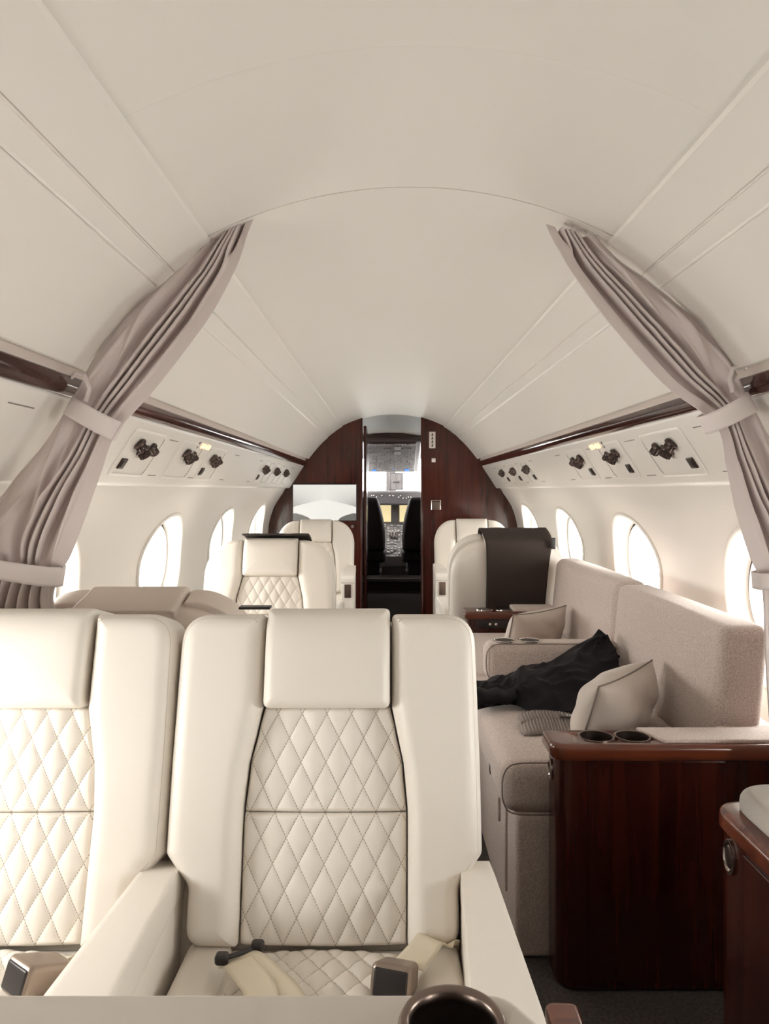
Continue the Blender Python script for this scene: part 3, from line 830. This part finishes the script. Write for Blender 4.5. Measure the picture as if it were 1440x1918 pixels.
# ------------------------------------------------------------------ foreground table
tb = empty('side_table', (0, 0, 0), 0, 'pale leather covered table ledge with a cup holder across the bottom edge', 'table')
zt = .777; xr = CX+.134
P = roundpoly([(-.99, .30), (xr+.012, .30), (xr+.012, .585), (xr-.03, .652), (-.99, .652)], [.01, .02, .02, .03, .01], 5)
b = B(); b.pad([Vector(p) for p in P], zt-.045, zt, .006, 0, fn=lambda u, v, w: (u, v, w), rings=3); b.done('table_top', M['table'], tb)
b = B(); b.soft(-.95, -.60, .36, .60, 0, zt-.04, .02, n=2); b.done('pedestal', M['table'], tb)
cup = empty('cup_holder', (CX+.0535, .600, zt))
cup.parent = tb
def cupring(r, name='cup_holder', parent=None, loc=(0, 0, 0), depth=.06):
    b = B(); b.lathe([(r+.001, .0003), (r+.0015, .0025), (r-.001, .0042), (r-.004, .0040), (r-.006, .001), (r-.007, -.004)], Matrix.Translation(loc), 48, cap=False)
    o = b.done(name, M['metal'], parent, sharp=60)
    b = B(); b.lathe([(r-.0065, .0018), (r-.02, .0010), (.0001, .0008)], Matrix.Translation(loc), 48, cap=False); b.done('cup_well', M['dark'], o)
    return o
bpy.data.objects.remove(cup)
# the near cup holder is a real well: the ring stands on the table and the liner drops below its rim
def deepcup(r, parent, loc):
    b = B(); b.lathe([(r+.003, 0), (r+.004, .006), (r+.001, .012), (r-.003, .0125), (r-.006, .009), (r-.0065, .002)], Matrix.Translation(loc), 64, cap=False)
    o = b.done('cup_holder', M['metal'], parent, sharp=60)
    b = B(); b.lathe([(r-.006, .009), (r-.008, -.05), (r-.012, -.066), (.0001, -.068)], Matrix.Translation(loc), 64, cap=False); b.done('cup_well', M['nozzle'], o)
    return o
deepcup(.041, tb, (CX+.0535, .603, zt))
# cut the hole in the table top so the well is open
tt = [o for o in tb.children if o.name.startswith('table_top')][0]
def cut(obj, holes, z0, z1):
    """boolean holes applied at once"""
    cb = B()
    for (x, y, r) in holes: cb.lathe([(r, z0), (r, z1)], Matrix.Translation((x, y, 0)), 64)
    c = cb.done('cutter', None)
    c.parent = None
    md = obj.modifiers.new('hole', 'BOOLEAN'); md.object = c; md.operation = 'DIFFERENCE'; md.solver = 'EXACT'
    bpy.context.view_layer.update()
    dg = bpy.context.evaluated_depsgraph_get(); me = bpy.data.meshes.new_from_object(obj.evaluated_get(dg))
    obj.modifiers.clear(); obj.data = me
    bpy.data.objects.remove(c)
cut(tt, [(CX+.0535, .603, .0395)], zt-.10, zt+.05)

# ------------------------------------------------------------------ sofa
X = lambda x: x+CX
def xs(a): return a+CX
so = empty('sofa', (xs(.6), 1.93, 0), 0, 'long taupe boucle sofa along the right wall with a fold down armrest', 'sofa')
O = Vector(so.location)
def sbox(name, x0, x1, y0, y1, z0, z1, r, bulge, n, m=M['sofa'], parent=so, fn=None):
    b = B(); b.soft(xs(x0)-O.x, xs(x1)-O.x, y0-O.y, y1-O.y, z0, z1, r, bulge, n, fn=fn); return b.done(name, m, parent, sharp=0)
sbox('base', .335, .96, 1.925, 3.72, .0, .375, .015, 0, 4)
def rollfront(p): return p
sbox('seat_cushion', .300, .90, 1.925, 2.86, .372, .508, .038, .004, 8)
sbox('seat_cushion', .300, .90, 2.865, 3.72, .372, .508, .038, .004, 8)
def lean(p):   # backrest leans to the window
    return (p.x+(p.z-.55)*.10, p.y, p.z)
sbox('backrest', .852, .985, 1.945, 2.835, .500, .860, .030, .004, 10, fn=lean)
sbox('backrest', .852, .985, 2.850, 3.88, .500, .865, .042, .006, 10, fn=lean)
# lower ledge behind the cushions, down to the wall
sbox('back_ledge', .86, 1.03, 1.925, 3.72, .30, .60, .02, 0, 3)
ar = sbox('armrest', .368, .868, 2.745, 2.865, .505, .648, .035, .002, 6)
for k, xx in enumerate((.445, .540)):
    b = B(); b.lathe([(.044, 0), (.044, .004), (.040, .005), (.036, .002)], Matrix.Translation((xs(xx)-O.x, 2.806-O.y, .648)), 32, cap=False)
    c_ = b.done('cup_holder', M['chrome'], ar); b = B(); b.lathe([(.037, .0028), (.0001, .0024)], Matrix.Translation((xs(xx)-O.x, 2.806-O.y, .648)), 32, cap=False); b.done('cup_well', M['dark'], ar)
pq = [Vector((xs(x)-O.x, 2.750-O.y, z)) for x, z in ((.385, .51), (.372, .54), (.368, .58), (.372, .615), (.386, .636), (.41, .646), (.50, .6475), (.84, .6475))]
b = B(); b.tube([catmull(pq, k/40) for k in range(41)], .0020, 6); b.done('piping', M['piping'], ar)
pq = [Vector((xs(x)-O.x, 1.929-O.y, z)) for x, z in ((.42, .373), (.345, .374), (.315, .384), (.302, .410), (.300, .44), (.302, .470), (.315, .496), (.345, .507), (.42, .508))]
b = B(); b.tube([catmull(pq, k/40) for k in range(41)], .0018, 6); b.done('piping', M['piping'], so)
b = B(); b.soft(xs(.296)-O.x, xs(.303)-O.x, 2.13-O.y, 2.155-O.y, .40, .425, .003, n=1); b.done('pull_tab', M['dark'], so)
# drawer front under the cushion
b = B(); b.soft(xs(.328)-O.x, xs(.338)-O.x, 2.06-O.y, 2.80-O.y, .10, .345, .006, n=2); dr = b.done('drawer', M['sofa'], so)
b = B(); b.soft(xs(.320)-O.x, xs(.330)-O.x, 2.14-O.y, 2.16-O.y, .26, .33, .004, n=2); b.done('drawer_pull', M['sofa'], dr)

# ------------------------------------------------------------------ side consoles
def oval_latch(parent, loc, sc=1.0):
    """oval ring latch on a face that looks to -x"""
    Mx = Matrix.Translation(loc) @ Matrix.Rotation(-pi/2, 4, 'Y') @ Matrix.Diagonal((1.35*sc, .95*sc, 1, 1))
    b = B(); b.lathe([(.020, 0), (.020, .004), (.0165, .005), (.014, .002), (.010, .001)], Mx, 32, cap=False)
    o = b.done('latch', M['chrome'], parent, sharp=60)
    b = B(); b.lathe([(.0135, .0025), (.012, .0035), (.0001, .0035)], Mx @ Matrix.Translation((0, 0, 0)), 24, cap=False); b.done('latch_button', M['metal'], o)
c1 = empty('console_cabinet', (xs(.70), 1.84, 0), 0, 'glossy mahogany arm cabinet with two cup holders at the near end of sofa', 'cabinet')
O1 = Vector(c1.location)
def con_poly(x0, x1, y0, y1, r):
    return roundpoly([(x0, y0), (x1, y0), (x1, y1), (x0, y1)], [r, .005, .005, .008], 10, step=.2)
b = B(); P = con_poly(xs(.415)-O1.x, xs(1.06)-O1.x, 1.795-O1.y, 1.905-O1.y, .085); b.prism(P, .010, .572); b.done('body', M['wood_dark'], c1, sharp=30)
b = B(); P = con_poly(xs(.44)-O1.x, xs(1.0)-O1.x, 1.82-O1.y, 1.90-O1.y, .04); b.prism(P, 0, .012); b.done('plinth', M['carpet'], c1, sharp=30)
def con_top(x0, x1, y0, y1, z0, z1, r, O, c, m, rr=.014):
    P = con_poly(x0, x1, y0, y1, r); b = B(); b.pad(P, z0, z1, rr, 0, fn=lambda u, v, w: (u, v, w), rings=3); return b.done('top', m, c, sharp=35)
ct = con_top(xs(.398)-O1.x, xs(1.055)-O1.x, 1.778-O1.y, 1.907-O1.y, .568, .605, .045, O1, c1, M['wood_x'])
b = B(); b.soft(xs(.488)-O1.x, xs(1.0)-O1.x, 1.7925-O1.y, 1.80-O1.y, .025, .562, .002, n=1); b.done('door_panel', M['wood_dark'], c1)
b = B(); b.soft(xs(.655)-O1.x, xs(1.055)-O1.x, 1.800-O1.y, 1.900-O1.y, .6, .612, .005, n=3, fn=lambda p: (p.x+(1.85-O1.y-p.y)*.35*(1 if p.x < 0.1 else 0), p.y, p.z)); b.done('top_pad', M['sofa'], c1)
for xx in (.522, .612):
    b = B(); b.lathe([(.0445, 0), (.0445, .0022), (.0425, .0028), (.0395, .001)], Matrix.Translation((xs(xx)-O1.x, 1.846-O1.y, .605)), 40, cap=False); k_ = b.done('cup_holder', M['metal'], ct, sharp=60)
    b = B(); b.lathe([(.039, .001), (.038, -.045), (.034, -.055), (.0001, -.056)], Matrix.Translation((xs(xx)-O1.x, 1.846-O1.y, .605)), 40, cap=False); b.done('cup_well', M['nozzle'], ct)
# open the wells
ct.parent = None; ct.location = c1.location; bpy.context.view_layer.update()
cut(ct, [(xs(.522), 1.846, .0405), (xs(.612), 1.846, .0405)], .50, .70)
ct.parent = c1; ct.location = (0, 0, 0)
bod = [o for o in c1.children if o.name.startswith('body')][0]
bod.parent = None; bod.location = c1.location; bpy.context.view_layer.update()
cut(bod, [(xs(.522), 1.846, .0405), (xs(.612), 1.846, .0405)], .50, .70)
bod.parent = c1; bod.location = (0, 0, 0)
oval_latch(c1, (xs(.4145)-O1.x, 1.868-O1.y, .515))
# far arm cabinet
c2 = empty('console_cabinet', (xs(.70), 3.82, 0), 0, 'mahogany arm cabinet at the far end of the sofa, below the dark blanket', 'cabinet')
O2 = Vector(c2.location)
b = B(); P = con_poly(xs(.405)-O2.x, xs(.845)-O2.x, 3.745-O2.y, 3.875-O2.y, .03); b.prism(P, 0, .575); b.done('body', M['wood_dark'], c2, sharp=30)
ct2 = con_top(xs(.392)-O2.x, xs(.845)-O2.x, 3.73-O2.y, 3.885-O2.y, .57, .605, .02, O2, c2, M['wood_x'])
b = B(); b.soft(xs(.46)-O2.x, xs(.66)-O2.x, 3.738-O2.y, 3.748-O2.y, .522, .562, .003, n=1); b.done('recess_panel', M['dark'], c2)
for xx in (.50, .60):
    b = B(); b.lathe([(.042, 0), (.042, .004), (.037, .004)], Matrix.Translation((xs(xx)-O2.x, 3.805-O2.y, .605)), 28, cap=False); k_ = b.done('cup_holder', M['chrome'], ct2)
    b = B(); b.lathe([(.038, .003), (.0001, .0025)], Matrix.Translation((xs(xx)-O2.x, 3.805-O2.y, .605)), 28, cap=False); b.done('cup_well', M['dark'], ct2)
for xx in (.52, .55):
    b = B(); b.lathe([(.007, 0), (.007, .008), (.004, .010)], Matrix.Translation((xs(xx)-O2.x, 3.738-O2.y, .542)) @ Matrix.Rotation(pi/2, 4, 'X'), 12); b.done('knob', M['chrome'], c2)
b = B(); b.soft(xs(.64)-O2.x, xs(.86)-O2.x, 3.74-O2.y, 3.88-O2.y, .602, .622, .008, n=2); b.done('top_pad', M['sofa'], c2)
# near cabinet with the suede pad
c3 = empty('console_cabinet', (xs(.85), .7, 0), 0, 'mahogany cabinet with grey suede pad in the bottom right corner', 'cabinet')
O3 = Vector(c3.location); zc = .643
Pc = roundpoly([(xs(.610)-O3.x, -.3-O3.y), (xs(1.02)-O3.x, -.3-O3.y), (xs(1.02)-O3.x, 1.372-O3.y), (xs(.610)-O3.x, 1.372-O3.y)], [.01, .01, .01, .045], 10, step=.4)
b = B(); b.prism(Pc, 0, zc-.032); b.done('body', M['wood_dark'], c3, sharp=30)
Pc = roundpoly([(xs(.602)-O3.x, -.3-O3.y), (xs(1.02)-O3.x, -.3-O3.y), (xs(1.02)-O3.x, 1.380-O3.y), (xs(.602)-O3.x, 1.380-O3.y)], [.01, .01, .01, .055], 10, step=.4)
b = B(); b.pad(Pc, zc-.036, zc, .012, 0, fn=lambda u, v, w: (u, v, w), rings=3); b.done('top', M['wood_x'], c3, sharp=35)
Pc = roundpoly([(xs(.630)-O3.x, -.3-O3.y), (xs(1.02)-O3.x, -.3-O3.y), (xs(1.02)-O3.x, 1.374-O3.y), (xs(.630)-O3.x, 1.374-O3.y)], [.01, .01, .01, .075], 10, step=.4)
b = B(); b.pad(Pc, zc-.004, zc+.036, .02, .006, fn=lambda u, v, w: (u, v, w), rings=6); b.done('suede_pad', M['suede'], c3, sharp=0)
b = B(); b.soft(xs(.6062)-O3.x, xs(.6115)-O3.x, .2-O3.y, 1.262-O3.y, .05, zc-.045, .002, n=1); b.done('door_panel', M['wood_dark'], c3)
oval_latch(c3, (xs(.6095)-O3.x, 1.314-O3.y, CZ-.652), 1.15)

# ------------------------------------------------------------------ pillows
def pillow(A, Bp, e2, th, label):
    A = Vector(A); Bp = Vector(Bp); e2 = Vector(e2)
    u = (Bp-A); cen = A+u/2+e2/2
    hx, hy = u.length/2, e2.length/2; ux = u.normalized(); uy = -(e2-ux*e2.dot(ux)).normalized(); uz = ux.cross(uy)
    R = Matrix((ux, uy, uz)).transposed().to_4x4(); R.translation = cen
    r = empty('throw_pillow', (0, 0, 0), 0, label, 'pillow', 'taupe pillows on the sofa'); r.matrix_world = R
    n = 36
    def P(s, t, side):
        ex = 1-.05*(1-t**2)**1.0*abs(s)**3; ey = 1-.10*(1-s**2)*abs(t)**3
        h = ((1-abs(s)**2.6)*(1-abs(t)**2.6))
        h = max(h, 0)**.55*th
        w = h*side
        w += .006*noise.noise(Vector((s*2.2+side*3, t*2.2, th*30)))*(h/th)
        w += .004*sin(6*(s+t*1.3)+side)*(h/th)*(1-abs(s))
        return (s*hx*ex, t*hy*ey, w)
    b = B()
    for side in (-1, 1): b.grid(lambda i, j: P(2*i-1, 2*j-1, side), n, n)
    bm_ = b.done('cover', M['pillow'], r, sharp=0)
    bmm = bmesh.new(); bmm.from_mesh(bm_.data); bmesh.ops.remove_doubles(bmm, verts=bmm.verts, dist=1e-5); bmesh.ops.recalc_face_normals(bmm, faces=bmm.faces); bmm.to_mesh(bm_.data); bmm.free()
    bm_.data.shade_smooth()
    path = []
    for k in range(n): path.append(P(2*k/n-1, -1, 0))
    for k in range(n): path.append(P(1, 2*k/n-1, 0))
    for k in range(n): path.append(P(1-2*k/n, 1, 0))
    for k in range(n): path.append(P(-1, 1-2*k/n, 0))
    b = B(); b.tube(path, .0026, 6, closed=True); b.done('piping', M['piping'], r)
    return r
pillow((xs(.585), 2.00, CZ-.530), (xs(.845), 2.33, CZ-.535), (-.10, -.02, -.20), .088, 'taupe velvet pillow with dark piping behind the near mahogany cabinet')
pillow((xs(.555), 3.17, CZ-.535), (xs(.850), 3.46, CZ-.540), (-.08, 0, -.20), .07, 'taupe pillow beyond the fold down armrest at the far sofa seat')

# ------------------------------------------------------------------ black jacket on the sofa
rows = [  # near .. far
    [(.285, 2.36, -.700), (.36, 2.38, -.692), (.404, 2.38, -.690), (.463, 2.33, -.696), (.538, 2.31, -.696), (.62, 2.33, -.694), (.73, 2.44, -.69), (.800, 2.56, -.66)],
    [(.280, 2.41, -.668), (.36, 2.44, -.652), (.42, 2.45, -.650), (.48, 2.44, -.640), (.56, 2.43, -.640), (.65, 2.47, -.634), (.74, 2.55, -.62), (.815, 2.62, -.60)],
    [(.290, 2.50, -.664), (.36, 2.54, -.646), (.42, 2.55, -.650), (.48, 2.55, -.618), (.57, 2.56, -.622), (.66, 2.60, -.600), (.74, 2.65, -.575), (.820, 2.68, -.565)],
    [(.305, 2.56, -.690), (.36, 2.60, -.668), (.42, 2.62, -.672), (.49, 2.66, -.640), (.60, 2.70, -.625), (.69, 2.73, -.582), (.75, 2.75, -.560), (.790, 2.76, -.520)],
]
G = [[Vector((xs(x), y, CZ+z)) for x, y, z in r_] for r_ in rows]
def jk(i, j):
    col = [catmull(r_, i) for r_ in G]; p = catmull(col, j)
    q = Vector((p.x*7, p.y*7, 1.3)); e = min(1, min(j, 1-j)*5)
    w = noise.noise(q*.8)*.016
    rg = 1-abs(noise.noise(Vector((p.x*5+p.y*3, p.y*14-p.x*9, 2.2))))*2.4
    w += .013*max(0, rg)**1.6*e
    rg = 1-abs(noise.noise(Vector((p.x*11-p.y*8, p.y*7+p.x*3, 7.7))))*2.6
    w += .007*max(0, rg)**1.6*e
    w += .007*sin(34*i+11*j+2.5*noise.noise(q))*e*min(1, 1.3-i)
    edge = .010*noise.noise(Vector((i*5, j*5, 4.2)))
    return (p.x+edge, p.y-.01*noise.noise(q*2), max(p.z+w, CZ-.706))
b = B(); b.grid(jk, 120, 60); jo = b.done('jacket', M['black_cloth'], None, sharp=0)
md = jo.modifiers.new('thick', 'SOLIDIFY'); md.thickness = .005; md.offset = 1
tag(jo, 'crumpled black jacket thrown on the sofa seat against the fold down armrest', 'jacket')
# sleeve cuff and collar peak as raised folds
b = B(); b.grid(lambda i, j: (xs(.285+.13*i)+.0, 2.40+.05*cos(2*pi*j)+.02*i, CZ-.672+.026*sin(2*pi*j)*(1-.2*i)+.004*sin(14*i)), 16, 20, cv=True)
slv = b.done('sleeve', M['black_cloth'], jo, sharp=0)
b = B()
def peak(i, j):
    base = Vector((xs(.70+.13*i), 2.66+.03*sin(6*i), CZ-.60)); top = Vector((xs(.772+.05*i), 2.70, CZ-.525-.085*abs(i-.3)*1.2))
    p = base.lerp(top, j); return (p.x+.006*sin(12*j+5*i), p.y+.012*sin(9*i+4*j), p.z)
b.grid(peak, 16, 14); pk = b.done('collar', M['black_cloth'], jo, sharp=0); md = pk.modifiers.new('thick', 'SOLIDIFY'); md.thickness = .006

# ------------------------------------------------------------------ grey knit hat
hat = empty('knit_hat', (xs(.485), 2.185, .510), radians(-12), 'grey ribbed knit hat with a small black label lying on the sofa', 'hat')
def hatf(i, j):
    a = 2*pi*i; rr = 1+.012*sin(90*a) if True else 1
    t = j; rad = sqrt(max(0, 1-(t*.98)**2.4))
    x = .105*cos(a)*rad*rr; y = .085*sin(a)*rad*rr; z = .004+.036*t
    return (x, y, z)
def rib_surface(x0, x1, y0, y1, h, n, name, par, z0):
    b = B()
    def fn(i, j):
        s, t = 2*i-1, 2*j-1
        e = (1-abs(s)**3)*(1-abs(t)**3)
        return (x0+(x1-x0)*i+.012*t*t, y0+(y1-y0)*j-.02*s*s, z0+h*max(e, 0)**.5+.0026*sin(n*pi*2*i)*max(e, 0)**.5+.004*sin(3*i+2*j))
    b.grid(fn, n*8, 20); o = b.done(name, M['knit'], par, sharp=0); md = o.modifiers.new('thick', 'SOLIDIFY'); md.thickness = .003; return o
rib_surface(-.09, .13, -.055, .075, .024, 24, 'crown', hat, .004)
rib_surface(-.10, .12, .01, .085, .020, 24, 'cuff', hat, .018)
b = B(); b.soft(.025, .075, .010, .050, .036, .0395, .001, n=1, M=Matrix.Rotation(.0, 4, 'Z')); lbm = b.done('label_patch', M['dark'], hat)
cu = bpy.data.curves.new('letters', 'FONT'); cu.body = 'BL'; cu.size = .022; cu.extrude = .0004; cu.align_x = 'CENTER'; cu.align_y = 'CENTER'
to = bpy.data.objects.new('letters', cu); COL.objects.link(to); bpy.context.view_layer.update()
me = bpy.data.meshes.new_from_object(to.evaluated_get(bpy.context.evaluated_depsgraph_get())); bpy.data.objects.remove(to)
lt = bpy.data.objects.new('letters', me); COL.objects.link(lt); me.materials.append(M['white']); lt.parent = lbm; lt.location = (.050, .030, .0400); lt.rotation_euler = (0, 0, pi)

# ------------------------------------------------------------------ dark throws on seat backs
def throw(name, seatobj, u0, u1, vdown, label, front=.05, fnw=None):
    """cloth over the top of a seat back: path across the top, down the rear"""
    r = B(); s = seatobj
    path = [(.52, .05), (.575, .052), (.597, .035), (.602, -.03), (.600, -.10), (.590, -.155), (.56, -.172), (.50, -.176), (.40, -.176), (.2, -.174), (vdown, -.172)]
    if front <= 0: path = path[2:7]
    C = [Vector((v, w, 0)) for v, w in path]
    def fn(i, j):
        q = catmull(C, j); a0, a1 = (u0, u1) if not fnw else fnw(j)
        u = a0+(a1-a0)*i
        ww = .0025*sin(9*i+5*j)+.003*noise.noise(Vector((i*3, j*4, 1)))
        sgn = -1 if q.y < -.1 else 1
        p = backmap(u, q.x+(abs(ww) if -.1 < q.y < .04 else 0), q.y+ww*sgn-(.003 if sgn < 0 else -.003))
        m = Matrix.Rotation(s.rotation_euler.z, 4, 'Z'); v = m @ Vector((p[0]*s.scale.x, p[1], p[2]))
        return v+Vector(s.location)
    r.grid(fn, 30, 60); o = r.done(name, M['throw'], None, sharp=0)
    md = o.modifiers.new('thick', 'SOLIDIFY'); md.thickness = .008; md.offset = 0
    tag(o, label, 'blanket'); return o
# on the seat that is turned away: local +u is world -x
th_ = throw('blanket', sF, -.19, .125, .03, 'dark brown blanket draped over the back of the greyish seat beside the sofa',
      fnw=lambda j: (-.205+.03*max(0, j-.4)*1.6, .135-.03*j))
b = B(); b.soft(-.012, .012, -.004, .004, -.03, .03, .003, n=1); tb_ = b.done('blanket_tag', M['dark'], th_); tb_.location = at(1036, 1018, 3.88)
throw('folded_cloth', sD, -.125, .165, .5, 'dark folded cloth lying over the top of the middle left seat', front=0)

# ------------------------------------------------------------------ curtains
def curtain(name, label, outer, inner, seed, ties, side):
    D = 1.70
    Oo = [at(x, y, D) for x, y in outer]; Ii = [at(x, y, D) for x, y in inner]
    nf = 5.0
    tie_t = [t for t, _ in ties]
    def fn(i, j):
        a = catmull(Oo, j); c = catmull(Ii, j)
        near = 1.0
        for t in tie_t: near = min(near, .42+.58*min(1, abs(j-t)/.13)**1.2)
        nz_ = noise.noise(Vector((i*2, j*2.5, seed)))
        def ss(x): x = max(0, min(1, x)); return x*x*(3-2*x)
        # fold count rises toward the tight pleats beside the flat hem
        top = 1-ss(j/.16)
        wide = 1.6*i + 2.9*ss((i-.38)/.42) + .8*top*i
        ph = wide+.22*sin(4.1*j+seed)+.12*sin(11*j+seed*2)+.30*nz_
        f = sin(2*pi*ph); f = math.copysign(abs(f)**.8, f)
        band = 1-ss((i-.80)/.05)
        loose = 1-ss((i-.30)/.15)
        low = ss((j-.66)/.05)                             # gathered below the second tie
        f2 = sin(2*pi*(7.5*i+.3*sin(6*j))); f = f*(1-low)+f2*low
        amp = .023*near*(.15+.85*band)*(1-.45*loose*(1-low))*(.35+.65*min(1, i/.05))
        k = i + .035*cos(2*pi*ph)*band*min(1, i/.08)*(1-loose)*(1-low)
        p = a.lerp(c, k)
        # slanting creases where the cloth is pulled by the ties
        def ridge(x, w): return math.exp(-(x/w)**2)
        cr = 0
        for (ci, cj, sl, ln, hh) in ((.30, .12, .9, .10, .012), (.22, .25, 1.6, .08, .014), (.12, .30, -1.2, .06, .010), (.42, .33, 1.3, .07, .010),
                                     (.25, .50, 2.0, .09, .014), (.45, .55, 1.1, .10, .012), (.15, .60, -1.8, .05, .012), (.60, .48, .6, .08, .008)):
            dj = j-cj; di = (i-ci)-sl*dj-.04*sin(20*dj+seed)
            cr += hh*ridge(di, .028)*ridge(dj, ln)
        cr += .010*noise.noise(Vector((p.x*6, p.z*6, seed)))+.0025*noise.noise(Vector((p.x*30, p.z*22, seed)))
        y = D-amp*f-cr*band*near-.014*(1-band)*near
        return (p.x, y, p.z)
    b = B(); b.grid(fn, 150, 170); o = b.done(name, M['curtain'], None, sharp=0)
    md = o.modifiers.new('thick', 'SOLIDIFY'); md.thickness = .004; md.offset = 0
    tag(o, label, 'curtain', 'tied back cabin curtains')
    for t, (p0, p1, wid) in ties:
        P0, P1 = Vector(at(*p0, D)), Vector(at(*p1, D)); ax = (P1-P0); ln = ax.length; ax.normalize()
        nz = Vector((-ax.z, 0, ax.x))*(wid/2)
        bb = B()
        def loop(i, j):
            an = 2*pi*i; c = (P0+P1)/2
            q = c+ax*(ln/2)*math.copysign(abs(cos(an))**.8, cos(an))+Vector((0, 1, 0))*(.045*math.copysign(abs(sin(an))**.7, sin(an)))
            return q+nz*(2*j-1)*(1+.05*cos(an))
        bb.grid(loop, 60, 6, cu=True); tb2 = bb.done('tieback', M['tie'], o, sharp=0)
        md = tb2.modifiers.new('thick', 'SOLIDIFY'); md.thickness = .003
    return o
left = curtain('curtain', 'mauve grey curtain tied back twice at the left side of the cabin',
    [(400, 447), (360, 490), (318, 522), (235, 592), (178, 665), (143, 735), (85, 830), (20, 905), (-30, 975), (-30, 1050), (-45, 1110), (-60, 1160), (-70, 1300), (-80, 1500)],
    [(478, 412), (462, 455), (440, 515), (390, 605), (300, 722), (220, 812), (193, 885), (168, 960), (138, 1035), (116, 1072), (104, 1115), (112, 1160), (115, 1300), (118, 1500)],
    1.3, [(.385, ((132, 758), (221, 808), .045)), (.69, ((-32, 1056), (117, 1080), .044))], -1)
right = curtain('curtain', 'mauve grey curtain tied back at the right side of the cabin',
    [(1122, 447), (1165, 490), (1215, 524), (1300, 596), (1362, 668), (1396, 735), (1445, 830), (1500, 915), (1545, 985), (1560, 1060), (1570, 1130), (1580, 1250), (1590, 1400), (1590, 1560)],
    [(1020, 425), (1040, 465), (1068, 515), (1140, 612), (1240, 722), (1336, 795), (1356, 872), (1372, 955), (1400, 1040), (1421, 1085), (1425, 1130), (1426, 1220), (1436, 1400), (1440, 1560)],
    4.7, [(.385, ((1318, 797), (1404, 752), .046)), (.69, ((1412, 1088), (1570, 1075), .04))], 1)
# loop tabs that hold the tie to the wood trim, and the ceiling tracks
for o, pts in ((left, [(160, 752), (168, 728), (158, 703), (142, 700), (133, 708)]), (right, [(1372, 735), (1366, 710), (1372, 690), (1386, 684), (1397, 692)])):
    b = B(); b.tube([at(x, y, 1.69) for x, y in pts], .0065, 8, flat=.6); b.done('tie_loop', M['tie'], o)
for o, pts, sg_ in ((left, [(395, 440), (430, 420), (472, 404)], -1), (right, [(1128, 445), (1090, 420), (1040, 400)], 1)):
    b = B(); C = [at(x, y, 1.70) for x, y in pts]
    b.tube([catmull(C, k/12)+Vector((0, 0, .004)) for k in range(13)], .006, 8)
    b.done('curtain_track', M['metal'], o)
    for k in (2, 5, 8):
        c = catmull(C, k/12); b = B(); b.tube([c+Vector((0, .007*cos(a), -.006+.010*sin(a))) for a in [2*pi*q/12 for q in range(12)]], .0016, 6, closed=True); b.done('hook', M['tie'], o)
# dark lining strip seen through the slit of the left curtain
def lining():
    C0 = [at(x, y, 1.722) for x, y in ((173, 812), (165, 860), (150, 915), (135, 965), (120, 1010))]
    C1 = [at(x, y, 1.722) for x, y in ((178, 812), (176, 860), (166, 915), (148, 970), (128, 1015))]
    b = B(); b.grid(lambda i, j: catmull(C0, j).lerp(catmull(C1, j), i), 4, 20); o = b.done('lining', M['hem'], left)
# ------------------------------------------------------------------ light
W = bpy.data.worlds.new('World'); S.world = W; W.use_nodes = True
bg = W.node_tree.nodes['Background']; bg.inputs[0].default_value = (1.0, .972, .935, 1); bg.inputs[1].default_value = 6.0
def area(loc, rot, sx, sy, p, col=(1, .95, .88)):
    ld = bpy.data.lights.new('ceiling_lamp', 'AREA'); ld.shape = 'RECTANGLE'; ld.size = sx; ld.size_y = sy; ld.energy = p; ld.color = col
    o = bpy.data.objects.new('ceiling_lamp', ld); COL.objects.link(o); o.location = loc; o.rotation_euler = rot
    return o
# cabin lamps overhead in the aft part of the cabin
#area((0, -1.2, 1.86), (0, 0, 0), .5, 2.4, 18)

# ------------------------------------------------------------------ camera
cd = bpy.data.cameras.new('camera'); cam = bpy.data.objects.new('camera', cd); COL.objects.link(cam)
cam.location = (CX, 0, CZ); cam.rotation_euler = (pi/2, 0, 0)
cd.sensor_fit = 'VERTICAL'; cd.sensor_height = 24; cd.sensor_width = 18.02; cd.lens = 24*F/1918
cd.shift_y = -41/1918; cd.shift_x = -5/1918
cd.clip_start = .05
S.camera = cam
S.view_settings.view_transform = 'Standard'; S.view_settings.look = 'None'
S.view_settings.exposure = EV; S.view_settings.gamma = 1; S.view_settings.use_curve_mapping = False
S.cycles.max_bounces = 12; S.cycles.diffuse_bounces = 8; S.cycles.use_denoising = True
S.cycles.sample_clamp_indirect = 6
